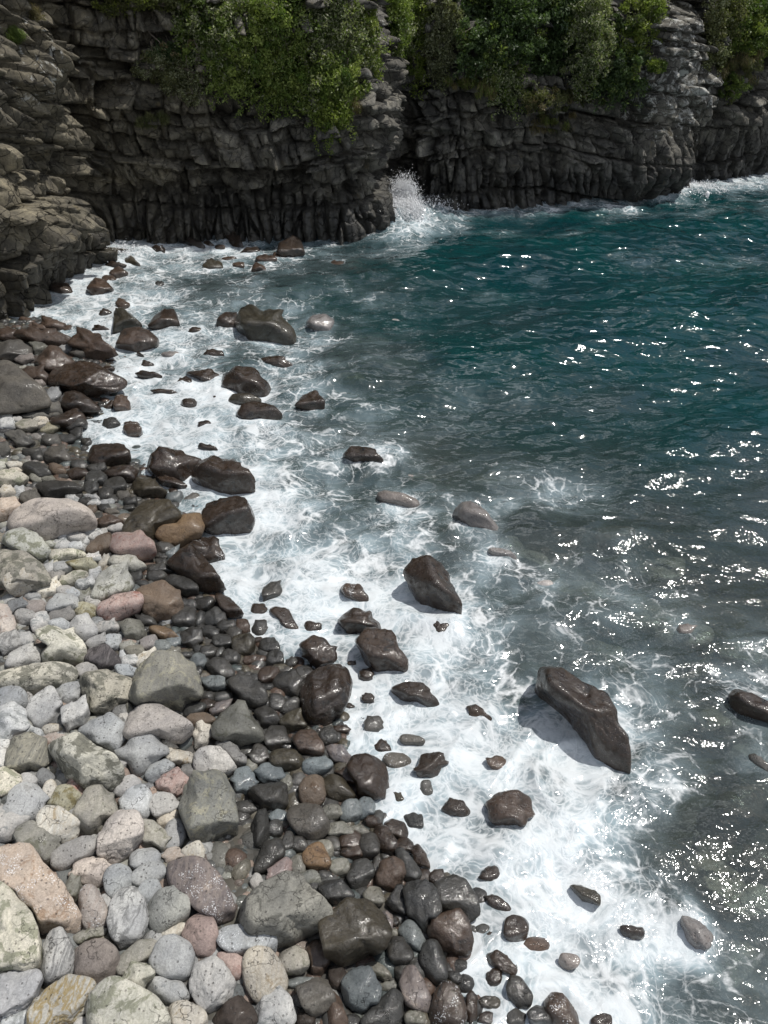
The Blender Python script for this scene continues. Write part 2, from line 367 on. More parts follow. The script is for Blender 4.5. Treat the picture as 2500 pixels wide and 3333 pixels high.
sl_ = smooth1(np.interp(pxu, [60, 190], [.8, 1.]), 40); print('cliff u', [float(uu[np.argmin(abs(pxu-q))]/L[-1]) for q in (0, 100, 200, 830, 1400)])
wv = wv*sl_[:, None]; wu = np.interp(wu, uu, np.cumsum(sl_)*(uu[1]-uu[0]))
e1, ix, iy, ax, ay = brick(wu/2.1, wv/1.35, 31, asp=1.6)
def facet(i, j, x, y, sd, g, c):
    r = None
    for k in range(2):
        a = 3.1416*k+3.1416*rnd(i, j, sd) if k else 6.283*rnd(i, j, sd+3*k); m = g*(.3+.9*rnd(i, j, sd+3*k+1)); h = c*rnd(i, j, sd+3*k+2)+x*np.cos(a)*m+y*np.sin(a)*m
        r = h if r is None else np.minimum(r, h)
    return r
D = (rnd(ix, iy, 40)-.5)*.7+facet(ix, iy, ax, ay, 400, .5, .3)+ay*.12
gm = sstep(-.35, .35, vnoise(U*.8, V*1.1, 0, 110)); D -= (.12+.5*gm)*np.exp(-(e1/.05)**4)
nz1 = .10*vnoise(U*1.6, V*1.6, 0, 120); e2, jx_, jy_, bx, by = brick((wu+nz1)/.72+.37*ix, (wv+.8*nz1)/.56+.41*iy, 51, .6, .5, .7, asp=1.3)
blk = (rnd(jx_, jy_, 60)-.5)*.7+facet(jx_, jy_, bx, by, 430, .75, .25)
gm2 = sstep(-.2, .4, vnoise(U*1.5, V*1.9, 0, 111)); blk -= (.05+.34*gm2)*np.exp(-(e2/.085)**4)
e3, kx, ky, e3x, e3y = voro(wu/.42+.2*jx_, wv/.36, 71, .42, .36)
fin = (rnd(kx, ky, 80)-.5)*.12+facet(kx, ky, e3x, e3y, 460, .34, .1)-.06*gm2*np.exp(-(e3/.14)**4)
# columns at the foot
e4, lx, ly, fx_, fy_ = voro((U+.12*V+.12*vnoise(U, V, 0, 91))/.40, V/1.9+3.1*rnd(np.floor(U/.4).astype(np.int64), 0, 90), 92, .3, .4, 2.0, False)
colu = (rnd(lx, ly, 93)-.5)*.42-.25*np.exp(-(e4/.14)**4)-.22*np.abs(fx_)
colh = 1.35+.7*vnoise(U*.35, 0, 0, 95)+1.2*sstep(.55, .62, U/L[-1])+.25*vnoise(U*2.5, 0, 0, 96)
cw = sstep(.08, -.08, V-colh)
D = D*.9+blk*(1-cw)+fin*(1-.6*cw)+colu*cw*1.1
D += cw*.28                                        # column foot stands a little proud: a ledge
chip = np.clip(.35-e2, 0, 1)*(rnd(jx_, jy_, 66) > .5)*.35*(1-cw); D -= chip
D += .06*fbm(U*.9, V*.9, 0, 97, 2)
# top: slopes back into the overgrown hill
ztop0 = np.interp(uu, [0, L[-1]*.2, L[-1]*.35, L[-1]*.5, L[-1]*.62, L[-1]*.85, L[-1]], [9.5, 8.8, 7.2, 6.2, 6.0, 8.0, 8.5])[:, None]
set_ = .05*np.maximum(V, 0)+np.maximum(V-ztop0, 0)*1.0
X0 = cx[:, None]-nx[:, None]*set_; Y0 = cy[:, None]-ny[:, None]*set_
PX, PY, _d = project(np.stack([X0, Y0, V+0*X0], -1).reshape(-1, 3)); PX = PX.reshape(U.shape)/K; PY = PY.reshape(U.shape)/K
# hand placed bulges and hollows of this cliff: x, y (photo), half width, half height, metres
for bx0, by0, sx, sy, am in [(1440, 180, 60, 190, 1.1), (1390, 360, 55, 90, 1.1), (870, 380, 38, 90, -.9), (800, 230, 50, 90, .35), (900, 150, 60, 70, .25), (640, 300, 110, 70, .5), (560, 420, 200, 40, -.5),
                             (30, 100, 60, 90, .9), (30, 250, 60, 120, .7), (60, 500, 120, 90, .8), (230, 240, 60, 60, .5), (300, 420, 160, 40, -.5), (1100, 330, 160, 60, -.3), (1500, 300, 50, 90, -.5), (1590, 280, 60, 60, .5),
                             (760, 330, 90, 30, .35), (600, 375, 180, 12, -.6), (1200, 260, 150, 14, -.5), (400, 250, 200, 12, -.4)]:
    D = D+am*np.exp(-((PX-bx0)/sx)**2-((PY-by0)/sy)**2)
CXg = X0+nx[:, None]*D; CYg = Y0+ny[:, None]*D
CZg = V+.10*vnoise(U*1.3, V*1.3, 0, 99)
tone = .72+.5*rnd(ix, iy, 44)*.5+.55*(rnd(jx_, jy_, 64)-.35)*(1-cw)+.2*rnd(kx, ky, 84)
warm = sstep(760, 120, PX)*.75+.2*fbm(U*.3, V*.4, 0, 98, 2)
colr = (np.array([.112, .110, .102])[None, None]*(1-warm[..., None])+np.array([.128, .115, .086])[None, None]*warm[..., None])*tone[..., None]
wetc = sstep(1.9+.7*vnoise(U*.5, V*.2, 0, 101), .7, V)
lich_sun = np.exp(-((PX-1430)/130)**2-((PY-200)/190)**2)*.9+np.exp(-((PX-20)/60)**2-((PY-150)/130)**2)*.5+sstep(3.5, 7, V)*.22-.3*sstep(4, 1.5, V)  # lichen mask, strongest on the headland; carries its painted sunlight too
soil = sstep(.3, 1.4, V-ztop0)
cme = new_mesh('cliff', np.stack([CXg, CYg, CZg], -1).reshape(-1, 3), grid_faces(NU, NV), 4, smooth=False,
               attrs={'col': colr.reshape(-1, 3), 'par': np.stack([wetc, lich_sun, soil], -1).reshape(-1, 3)})
tag(link('cliff', cme, BASALT), 'dark jointed basalt cliff with blocky courses and columns at its foot, closing the cove', 'cliff', kind='structure')
gpx, gpy, gd = project(np.stack([CXg, CYg, CZg], -1).reshape(-1, 3)); gpx = gpx/K; gpy = gpy/K
GP = np.stack([CXg, CYg, CZg], -1).reshape(-1, 3); GN = np.repeat(np.stack([nx, ny], -1)[:, None], NV, 1).reshape(-1, 2)
vis = gd > 1
def on_cliff(x, y):
    d = (gpx-x)**2+(gpy-y)**2+np.where(vis, 0, 1e9); k = np.argsort(d)[:12]; k = k[np.argmin(gd[k])]
    return GP[k], GN[k]
# unseen hill behind the cliff top, height shaped for what the sea reflects
tx_ = CXg[:, -1]; ty_ = CYg[:, -1]
hh_ = np.interp(np.arange(NU)/NU, [0, .45, .7, 1], [24., 22., 15., 13.])
V3 = np.concatenate([np.stack([tx_, ty_, np.full(NU, 12.55)], -1), np.stack([tx_-nx*9, ty_-ny*9, hh_], -1), np.stack([tx_-nx*60, ty_-ny*60, hh_*1.5], -1)])[::1]
Vt = V3.reshape(3, NU, 3).transpose(1, 0, 2)[::10]
hm = new_mesh('hill', Vt.reshape(-1, 3), grid_faces(len(Vt), 3), 4, attrs={'col': np.full((Vt.shape[0]*3, 3), .05), 'par': np.tile([0, 0, 1.], (Vt.shape[0]*3, 1))})
tag(link('hill', hm, BASALT), 'unseen overgrown hill behind the cliff top, shaped for the sea reflection', 'hill', kind='structure')

# ------------------------------------------------------------------ stones
COL = {  # code: colour, second colour, mottling, word
 'g': ((.30, .305, .30), (.18, .18, .175), .25, 'grey'), 'w': ((.38, .385, .375), (.19, .20, .20), .55, 'white grey'), 'l': ((.30, .30, .31), (.20, .2, .2), .2, 'lilac grey'),
 'c': ((.40, .385, .295), (.16, .165, .12), .6, 'cream green'), 'e': ((.44, .40, .31), (.25, .20, .13), .3, 'cream'), 't': ((.42, .32, .23), (.24, .17, .12), .4, 'tan'),
 'p': ((.385, .325, .275), (.25, .18, .145), .35, 'pink beige'), 'q': ((.22, .185, .165), (.12, .10, .09), .3, 'mauve grey'), 'r': ((.33, .205, .165), (.20, .10, .08), .35, 'pinkish red'),
 'y': ((.29, .27, .15), (.14, .12, .06), .5, 'olive yellow'), 'o': ((.17, .165, .125), (.08, .08, .06), .45, 'olive grey'), 'x': ((.15, .145, .115), (.27, .26, .2), .5, 'grey olive'),
 'n': ((.115, .15, .16), (.05, .06, .065), .3, 'blue grey'), 'm': ((.12, .095, .095), (.24, .2, .17), .35, 'purple grey'), 'i': ((.165, .105, .055), (.08, .05, .03), .4, 'ochre brown'),
 'b': ((.064, .041, .028), (.03, .02, .014), .45, 'red brown'), 'h': ((.095, .085, .066), (.05, .045, .04), .4, 'brown grey'), 'u': ((.045, .038, .024), (.022, .018, .012), .4, 'olive brown'),
 'd': ((.038, .036, .030), (.028, .028, .027), .4, 'dark grey'), 'k': ((.034, .021, .013), (.010, .009, .008), .4, 'black')}
STONES = r'''T 0 2600 2
B c 9 0|-120 900 -80 600 0 510 60 560 150 650 200 760 265 930 260 1080 200 1130 60 1170 -60 1180|huge cream and green lichened boulder cut by the left edge of the view|the huge lichened boulder
B l 8 0|0 1150 120 1120 240 1115 272 1180 240 1290 170 1380 60 1415 -60 1380 -90 1250|smooth lilac grey boulder in the bottom left corner below the huge lichened boulder|the lilac corner boulder
B t 14 0.1 n|-40 340 150 285 200 300 270 400 400 560 500 720 530 850 480 900 330 870 260 880 200 740 100 600 -30 520|long tan pink slab boulder with a straight ridge and wet sparkles at its foot|the long tan slab
C w 7 0|40 160 235 220 0
C g 7 0|170 30 225 260 20
C e 6 0.1|240 110 300 50 380 60 470 110 510 180 490 260 420 300 330 260 260 200|cream white rounded cobble with brownish cracks, just above the pinkish egg cobble|the cream white cobble
C o 9 0.2|90 250 130 180 210 140 320 200 390 310 350 400 300 440 200 330|grey green veined stone wedged under the cream white cobble
C g 8 0|340 360 400 310 520 255 600 250 630 290 620 380 500 440 400 475 340 440|elongated grey pitted cobble lying above the long tan slab's ridge
C p 7 0 s|475 430 560 390 680 395 715 460 700 550 620 575 540 545|pink beige rounded cobble with a cracked face beside the grey pitted cobble|the cracked pink beige cobble
B p 10 0 s|690 160 760 90 880 85 930 150 925 270 880 360 760 430 690 430 640 360 645 240|tall pink beige boulder with a notch in its middle, above the blue grey speckled cobble|the notched pink boulder
B o 14 0.15|490 90 560 -50 640 -90 720 -20 770 90 690 160 640 250 560 240 500 160|olive pyramid shaped boulder with a sharp ridge, behind the notched pink boulder|the olive pyramid boulder
C y 7 0|420 10 165 180 20
C w 6 0|890 30 200 200 0
C g 6 0|1060 40 170 150 0
C e 7 0|1025 120 1100 50 1165 40 1185 90 1160 140 1090 190 1030 170|small cream cobble with brown flecks left of the giant barrel boulder
C g 6 0|1135 240 145 200 15
C o 14 0.2|930 140 1000 150 1070 210 1100 350 1080 380 980 300 930 280|flat olive grey splinter of stone with a cracked corner below the small cream cobble
C g 5 0|945 400 180 150 0
C n 5 0|975 495 215 150 -20||
C n 5 0|770 535 185 200 -15|blue grey speckled oval cobble touching the tip of the cracked pink beige cobble|the blue grey speckled cobble
C g 6 0|985 620 150 170 -20
C t 8 0|1130 370 120 100 -30
C e 5 0|1195 330 1240 280 1300 270 1325 320 1325 390 1270 400 1200 370|small pale stone with a narrow waist above the purple brown boulder
B m 7 0.25 n|1085 480 1120 410 1230 375 1330 400 1420 490 1480 600 1520 720 1490 810 1420 830 1330 750 1210 650 1110 580|large purple brown oval boulder with pale patches, left of the cracked lichen block|the purple brown boulder
C p 5 0.2 n|515 640 550 560 620 570 670 660 700 740 690 830 600 860 545 820|pinkish egg shaped cobble sparkling with wet grains, right of the long tan slab|the pinkish egg cobble
B w 6 0 v|705 800 730 660 790 595 880 585 940 650 960 780 930 900 860 960 790 970 730 900|upright white grey oval boulder with a dark vertical groove|the grooved white boulder
B o 5 0 s|960 800 970 690 1040 600 1140 585 1220 640 1230 720 1200 820 1100 880 1010 905|round olive green boulder with a fine crack, right of the grooved white boulder|the round olive boulder
C o 8 0.1|470 900 520 870 640 835 695 850 700 890 620 910 500 950|thin dark olive stone squeezed below the pinkish egg cobble
C g 7 0 v|265 1150 290 950 340 860 430 860 480 1000 480 1140 400 1180 300 1230|tall grey cobble between the huge lichened boulder and the mauve grey boulder
B q 6 0|480 1000 560 940 680 915 750 980 770 1060 740 1150 620 1220 500 1180|smooth mauve grey boulder, left of the green grey slab cobble|the smooth mauve boulder
C e 7 0|1035 920 1100 820 1200 810 1210 860 1150 910|small apricot stone tucked behind the spotted salmon boulder
B r 7 0.05 s|1185 890 1220 800 1320 740 1380 760 1410 850 1415 980 1380 1040 1290 1030 1230 950|salmon pink boulder with large brown spots|the spotted salmon boulder
C o 5 0|750 1100 800 1010 900 930 1000 920 1060 960 960 1050 850 1120 790 1160|green grey slab cobble leaning under the smooth light grey boulder
B g 7 0|970 1050 1050 910 1150 900 1230 940 1260 1020 1250 1150 1180 1190 1080 1180 1000 1120|smooth light grey rounded triangular boulder left of the two pink stones|the rounded triangular boulder
C c 14 0 ^.08|795 1180 860 1060 970 1090 1000 1150 920 1260 850 1230|small square cream stone lying on the wide sandstone boulder|the small square stone
C n 5 0|960 1210 1010 1160 1180 1195 1225 1280 1200 1345 1120 1345 980 1270|blue grey pitted sausage cobble below the rounded triangular boulder
B g 9 0|1240 1190 1270 1080 1400 1030 1460 1080 1530 1210 1500 1290 1380 1390 1320 1370 1250 1270|grey five sided boulder with pointed base near the bottom edge|the five sided grey boulder
C r 6 0.1|1410 1010 1500 995 1600 1050 1560 1170 1500 1180 1450 1080|pink cobble with one brown patch above the five sided grey boulder
B g 6 0.1 n|1420 900 1450 840 1600 820 1700 800 1790 900 1790 1000 1700 1040 1560 1010 1440 960|pale grey bar shaped boulder crusted with white salt|the salt crusted boulder
B e 9 0.05 y|185 1390 250 1290 430 1155 500 1160 600 1180 615 1240 580 1340 500 1450 350 1530 200 1500|beige boulder with ochre vein stripes at the bottom edge|the ochre veined boulder
B c 6 0|570 1400 600 1280 660 1190 760 1160 900 1230 1000 1290 1080 1400 1090 1520 900 1560 600 1540|wide smooth sandstone boulder in cream green at the bottom edge|the wide sandstone boulder
C w 7 0|110 1450 180 130 0
C g 6 0|550 1465 120 70 0
C e 7 0.1|1220 1430 240 200 20
B b 9 0.3|1390 1440 1460 1340 1560 1290 1640 1360 1670 1440 1600 1520 1430 1520|brown mottled boulder under the five sided grey boulder
C g 5 0|-10 1440 70 140 0
C o 9 0.3|410 600 470 480 520 500 530 600 500 690 440 620
C g 5 0|690 690 80 120 0
T 830 2600 2
C e 5 0|60 1150 260 350 -25|pale greenish egg shaped cobble with one dark spot, left of the flat faced drum stone|the pale egg cobble
C w 8 0.1|0 1380 60 1260 150 1205 230 1300 260 1430 200 1500 20 1500|whitish cobble with tan stain at the bottom edge, right of the brown mottled boulder
C o 6 0.1|130 1080 180 1000 270 960 330 1000 345 1090 300 1140 160 1140|grey drum shaped stone with a flat round face|the drum stone
C b 5 0.7|335 980 380 925 450 930 500 1000 480 1060 430 1150 370 1140|smooth orange brown cobble with a tapering lower end|the tapering brown cobble
B x 16 0.25 s|-50 640 50 560 180 490 260 480 340 560 480 720 490 760 400 860 250 950 120 960 -40 900 -100 780|giant cracked grey olive block boulder with lichen and splashed white drops|the cracked lichen block
B u 14 0.8|430 820 500 740 600 660 740 670 830 760 880 860 840 970 720 1040 560 1080 470 1010|giant dark olive wet block boulder with a flat tilted top|the flat topped olive block
C d 5 0.5|0 450 60 290 160 260 200 330 170 400 90 470 -10 470|blue black pitted boulder with a broad top beside the slanting brick red stone|the blue black pitted boulder
C r 6 0.4|60 540 110 450 200 380 240 410 220 480 120 520|slanting brick red stone behind the cracked lichen block
C o 6 0.5|275 440 90 110 0
C i 5 0.6|310 380 350 310 410 285 450 310 490 420 470 460 380 465 320 430|orange brown dome shaped wet cobble|the orange dome cobble
B h 6 0.8|210 100 250 50 340 35 420 60 480 150 470 220 410 270 350 295 280 230 230 160|wet grey brown boulder with a fold across its face|the folded grey boulder
C o 6 0.8|545 450 140 110 0
C o 5 0.8|500 90 120 100 0
C n 5 0.7|625 85 130 165 20|blue green oval cobble leaning on another of its kind at the foam edge
C n 6 0.8|720 65 110 140 10|dark teal cobble partly behind the blue green oval one at the foam edge
C k 5 0.8|765 150 85 65 0|small black cobble alone in foam below the teal cobbles
C o 9 0.8|480 240 490 160 560 150 640 200 620 250 500 260
C o 7 0.8|690 215 110 60 20
B k 7 0.9|770 220 800 175 860 180 920 280 930 340 880 385 830 350|long black brown wet boulder slanting at the foam edge|the slanting black boulder
C k 7 0.8|840 160 900 135 970 160 1000 240 960 270 900 250|dark speckled stone at the foam edge above the slanting black boulder
C k 7 0.8|975 310 100 110 20
C k 7 0.9|1020 330 1060 290 1110 360 1140 450 1110 470 1040 410|shiny black fin of stone standing in the foam edge
C d 5 0.8|1035 150 120 125 0|round dark pebble shaped boulder alone in foam right of the dark speckled stone
C k 5 0.8|625 275 130 120 0
C k 6 0.7|630 345 130 110 0
C d 5 0.8|745 310 130 165 0
B d 7 0.8|915 340 950 315 1000 370 1090 490 1060 530 970 550 930 460|dark grey wet wedge boulder leaning behind the tan brick shaped cobble|the leaning dark wedge
C b 8 0.6|780 500 830 410 900 380 960 410 975 480 930 600 860 600 790 570|tan brick shaped wet cobble|the tan brick cobble
C d 7 0.7|600 500 640 410 720 395 780 450 770 500 700 600 640 600|dark blue grey rounded triangular cobble with bright highlights left of the tan brick cobble|the glossy triangular cobble
C d 6 0.8|795 440 60 110 0
C d 7 0.7|410 570 450 540 560 530 650 630 600 680 540 710 450 650|lumpy dark grey cobble behind the flat topped olive block
C o 6 0.7|700 620 750 575 810 580 840 650 810 700 730 680|small olive bowl shaped stone below the glossy triangular cobble
C d 9 0.8|860 680 920 570 960 560 980 640 990 770 900 720|dark angular shard between the small olive stone and the squared charcoal boulder
B d 10 0.85|970 590 1000 545 1110 545 1180 590 1210 720 1130 800 1130 880 1060 850 1000 760|squared charcoal wet boulder with rounded edges at the foam line|the squared charcoal boulder
B d 8 0.85|1170 560 1280 505 1360 530 1440 640 1455 740 1390 800 1300 740 1210 720|dark olive boulder with a flat face touching foam, right of the squared charcoal one|the flat faced boulder
B b 8 0.8|1130 850 1180 770 1310 725 1390 800 1415 920 1390 1000 1300 1015 1200 960 1150 910|glossy rust brown faceted boulder at the foam line|the rust brown boulder
C n 5 0.7|935 860 990 790 1050 810 1110 930 1080 990 980 950|smooth blue slate cobble above the black oval pair|the blue slate cobble
C o 6 0.8|900 875 60 50 0
C d 5 0.7|850 960 900 900 970 910 1030 1010 980 1080 900 1080|charcoal oval cobble, left one of the black oval pair
C d 5 0.7|1070 1040 1110 930 1180 920 1240 1040 1250 1150 1180 1210 1100 1150|tall charcoal oval cobble, right one of the black oval pair|the tall charcoal oval
C m 6 0.8|850 800 80 120 0
C k 5 0.8|910 800 45 50 0
C o 6 0.6|700 1100 770 1060 850 1100 890 1160 850 1190 780 1150|flat olive cobble above the split slate boulder
C d 6 0.7|960 1130 100 110 -20
C d 6 0.8|1040 1070 70 60 0
C m 6 0.6|940 1200 980 1100 1040 1085 1090 1180 1150 1320 1140 1380 1070 1410 980 1340|purple brown wet kidney shaped cobble|the purple kidney cobble
C d 5 0.7|1295 1165 85 70 0|small dark oval cobble on the foam edge beside the tall charcoal oval
B k 5 0.6 n|1140 1400 1180 1250 1240 1190 1310 1230 1360 1330 1370 1440 1290 1500 1160 1500|black oval boulder heavily flecked with white at the bottom edge|the white flecked black boulder
C k 14 0.7|1370 1430 1380 1280 1410 1255 1445 1290 1440 1420 1400 1480|upright dark broken post of stone beside the white flecked black boulder
B n 9 0.5|565 1200 640 1110 740 1110 820 1230 800 1320 720 1400 590 1340|split blue grey slate boulder with a rough dark seam|the split slate boulder
B d 8 0.6|690 1440 800 1330 900 1240 960 1300 960 1410 900 1500 720 1500|dark blue grey boulder at the bottom edge, left of the purple kidney cobble
B h 14 0.5|270 1230 400 1165 470 1190 520 1310 440 1390 370 1420 310 1340|brown grey square topped boulder below the tapering brown cobble|the square topped boulder
C n 5 0.6|195 1190 280 1165 400 1165 370 1200 260 1240
B b 9 0.6|490 1240 550 1300 600 1440 580 1520 470 1500|rusty brown long wedge stone at the bottom edge
C k 5 0.4|330 1440 110 80 0
C k 5 0.3|540 1170 120 150 0
C o 6 0.7|1040 1430 130 90 10
C o 6 0.7|870 1225 110 50 0
C d 6 0.6|640 1450 100 70 0
C g 5 0|10 540 70 90 0
C d 8 0.4|40 200 100 250 0
C d 6 0.6|130 200 100 110 0
C d 7 0.6|215 290 70 150 10
C d 5 0.7|290 300 90 110 -10
C n 7 0.7|155 120 90 80 0|small turquoise grey squared pebble left of the folded grey boulder
C d 6 0.7|510 300 90 100 0
C o 6 0.8|450 340 120 130 0
C o 6 0.8|360 520 110 90 0
C d 6 0.8|465 510 80 80 0
C k 7 0.85|1105 510 70 80 0
C k 7 0.9|1185 515 90 80 0
C b 7 0.8|370 -10 150 90 0
T 0 1900 2
B x 16 0.5|850 700 900 560 1000 450 1140 455 1260 520 1305 700 1200 860 1080 810 980 780 880 800 830 740|big squared purple grey block boulder with a pink band on its top|the pink banded block
B c 8 0 l|525 610 560 575 690 565 850 620 860 690 800 800 680 865 600 820 540 720|big cream white rounded triangular boulder mottled with dark lichen|the mottled cream boulder
B p 7 0.05 s|810 970 850 850 920 790 1040 785 1120 840 1220 900 1250 960 1230 1020 1170 1060 1080 1010 960 1000 850 1030|large pink peach smooth boulder with brown spots|the peach boulder
B c 10 0 l|300 1070 400 1010 480 970 540 990 620 1060 740 1120 785 1200 770 1290 710 1360 620 1310 560 1330 430 1270 340 1160|large yellow cream and dark green crusted boulder|the yellow crusted boulder
B g 7 0|800 1100 870 970 950 940 1010 970 1060 1090 1010 1170 920 1260 860 1240|smooth pale grey boulder with a rounded peak, between the peach boulder and the bean cobble|the peaked grey boulder
B g 8 0|510 970 600 890 740 850 810 920 810 990 770 1120 680 1050|flat grey boulder with a faint shaded edge, above the yellow crusted boulder|the flat grey boulder
B o 9 0.4 x|50 1110 90 1000 190 980 290 1020 320 1160 240 1220 100 1225 40 1190|brown grey angular boulder with a pale streaked face, left of the yellow crusted boulder
C p 7 0|260 1010 320 980 420 985 440 1000 390 1040 300 1070|flat pale pink stone behind the yellow crusted boulder
C g 7 0|170 840 210 750 290 690 360 700 405 790 380 900 300 940 220 910|grey scored cobble with fine parallel cracks, left of the squarish grey cobble|the scored grey cobble
C g 11 0|405 810 470 780 560 780 580 850 560 920 450 960 410 900|squarish grey cobble below the dry grey dome stone
C g 6 0|365 700 400 650 500 640 530 700 520 770 430 790
C g 5 0|60 760 230 170 0
B w 9 0|-60 880 0 800 80 780 160 850 190 930 100 990 50 1040 -40 1000|white grey rough boulder at the left edge, left of the scored grey cobble
B c 7 0 l|-60 600 0 580 150 540 350 510 480 540 500 620 420 650 350 700 150 725 -20 670|long flat cream lichened boulder lying across the left edge|the long lichened bar
B c 10 0 w|240 300 330 270 420 310 530 370 550 440 540 530 420 525 280 520 270 450 330 400 250 370|bent cream boulder with a pale lower half above the long lichened bar|the bent cream boulder
C g 6 0|30 540 70 450 170 400 260 430 260 520 120 550
C n 6 0.2 v|60 380 150 130 0|striped blue grey oval cobble near the left edge
C m 7 0.1 v|545 480 600 420 680 400 760 460 790 540 740 570 640 560|banded mauve grey cobble above the mottled cream boulder
C g 6 0|565 565 150 90 0
C n 7 0|830 575 160 80 15
C e 7 0.1|900 470 1000 430 1000 500 930 545 890 530
B r 7 0.2|635 190 650 130 760 70 900 60 935 100 900 180 760 245 690 245|bright red pink boulder with a dark hollow|the red pink boulder
B i 9 0.4|880 50 980 0 1060 -20 1160 60 1180 130 1150 240 1050 250 960 200 920 120|brown ochre many sided boulder right of the red pink boulder|the ochre polygon boulder
C g 6 0.1|455 270 500 210 570 210 630 290 620 360 550 380 470 330|smooth blue grey tilted cobble right of the bent cream boulder
C w 6 0|625 240 90 90 0
C w 7 0|700 290 145 85 0|white dark flecked cobble below the red pink boulder
C o 8 0.4|770 260 830 230 910 240 955 340 900 395 820 350|grey green squarish cobble right of the white flecked one
C i 6 0.7|960 290 1010 270 1110 300 1180 370 1100 390 1010 340|orange brown half wet cobble with a pointed left end
C n 5 0.8|1135 380 85 75 0|small teal wet pebble on the end of the orange brown half wet cobble
C n 8 0.2|300 140 370 65 500 90 510 160 480 200 400 170 310 180|pale blue grey flat topped cobble left of the red pink boulder
C d 7 0.1|400 210 170 90 -10
C d 7 0.1|110 140 130 80 0
C g 5 0|165 215 130 100 10
C w 5 0|262 245 120 110 0
C q 7 0|235 160 110 90 0
C y 8 0.1|560 180 150 110 20
C g 5 0|605 120 95 65 20
C o 6 0|550 85 70 70 0
C g 6 0|450 65 140 80 15
C g 6 0|210 90 100 60 0
B p 8 0|-60 250 -20 130 40 140 100 260 100 330 0 330|peach coloured boulder cut by the left edge near the striped oval cobble
C w 6 0|390 275 120 80 15
C w 5 0|165 370 90 90 0
C w 7 0|740 380 110 100 0
C g 6 0|630 380 130 80 -20
C w 7 0|220 505 100 70 0
C o 7 0.5|960 950 880 900 820 800 830 760|
C w 7 0.1|830 900 90 130 -40
C d 6 0.2|790 840 90 90 0
C o 6 0.4|880 445 110 80 0
C w 5 0.1|845 510 100 80 0
C w 6 0.1|810 460 60 50 0
C o 8 0.1|830 410 90 60 -20
C q 7 0.3|970 390 100 90 0
C n 8 0.6|1060 415 120 70 15
C i 6 0.5|1210 880 1260 840 1350 850 1405 880 1350 930 1260 930|tan smooth stone behind the small upright cream stone
C e 9 0.1 s|1265 1060 1275 900 1320 880 1370 920 1360 1030 1310 1080|small upright cream stone right of the peach boulder|the small upright cream stone
B o 12 0.6|1375 930 1450 850 1550 775 1620 850 1700 950 1680 1020 1580 1050 1450 1030 1390 1000|big dark olive pentagonal boulder with a pale crack|the olive pentagon boulder
B g 7 0.1 s|1260 1180 1290 1080 1370 1060 1460 1090 1530 1190 1510 1240 1400 1250 1280 1230|wide mid grey dome boulder with dark flecks above the giant barrel boulder|the flecked grey dome
C d 9 0.2|1405 1040 1460 1005 1540 1060 1605 1160 1540 1200 1480 1120|dark rough slanting stone right of the flecked grey dome
C e 6 0.1|1070 1100 1120 1080 1240 1100 1260 1160 1220 1200 1100 1150|beige flecked oval stone below the peach boulder
C e 8 0|1050 1030 1110 1015 1140 1060 1100 1090 1060 1070
C n 5 0|945 1250 980 1180 1080 1150 1140 1180 1120 1220 1040 1280 980 1300|bluish pitted bean shaped cobble|the bean cobble
C d 9 0.1|1225 1220 80 70 30
C r 8 0.1|1015 1330 1060 1250 1150 1200 1220 1270 1210 1340 1150 1390 1060 1350|terracotta boulder with dark flecks left of the giant barrel boulder|the terracotta boulder
B x 12 0.35|1175 1450 1210 1320 1280 1230 1380 1210 1460 1240 1510 1340 1540 1520 1530 1640 1460 1680 1340 1720 1240 1680 1190 1560|giant grey olive barrel boulder with dry lichen top and wet dark foot|the giant barrel boulder
C g 6 0|740 1370 780 1270 860 1245 915 1280 910 1350 840 1400
C g 5 0|810 1350 110 70 0
C d 6 0.2|960 1335 90 60 0
C g 6 0|780 1160 80 140 0
C d 6 0.2|290 1270 90 110 0
C e 6 0.1|320 1370 95 170 15
C r 7 0.1|485 1330 80 110 -30
C c 6 0|-40 1290 0 1200 80 1210 130 1270 120 1350 0 1390|cream smooth cobble with a dark base at the left edge
C g 6 0|180 1290 120 100 20
C w 6 0|10 1150 80 110 0
C w 6 0|15 1050 80 100 0
C e 7 0|340 950 110 60 -10
C w 7 0|215 970 110 70 20
C g 6 0|185 780 60 100 0
C n 7 0.7|1520 1270 1540 1210 1610 1195 1655 1240 1655 1330 1600 1370 1530 1350|blue grey saddle shaped wet cobble right of the giant barrel boulder
C o 6 0.5|1635 1190 70 90 0
C d 5 0.6|1590 1465 110 80 0
B d 10 0.7|1475 640 1560 590 1640 630 1720 680 1740 760 1650 810 1560 760|squared dark olive wet boulder with smooth flat top, left of the tall brown wet boulder
B d 7 0.6|1340 520 1400 480 1470 500 1530 580 1470 640 1380 600|olive grey wet stone with a sloping shoulder behind the squared dark olive boulder
C n 9 0.7|1300 620 1370 600 1460 610 1465 690 1420 710 1340 680|flat blue grey shining stone left of the squared dark olive boulder
C m 6 0.7|1360 820 1420 775 1490 780 1480 830 1400 860
C d 5 0.7|1450 745 115 75 0
C d 5 0.7|1345 740 95 60 0
C k 7 0.8|1345 795 90 70 0
C d 6 0.7|1265 820 110 80 0
C d 8 0.8|1180 320 1250 280 1310 300 1320 370 1260 425 1190 390|black wet boulder with a notch in its right side, below the round charcoal cobble
C d 5 0.7|1200 225 150 140 0|round charcoal cobble right of the ochre polygon boulder
C d 6 0.6|950 240 110 65 10
C g 5 0.3|1095 245 70 55 0
C d 6 0.8|1325 210 1400 150 1460 190 1475 250 1420 290 1340 260|grey black wet cobble with ridges left of the pointed black boulder
B k 10 0.85|1405 80 1440 65 1520 120 1580 190 1560 230 1480 225 1420 150|pointed black boulder at the foam edge|the pointed black boulder
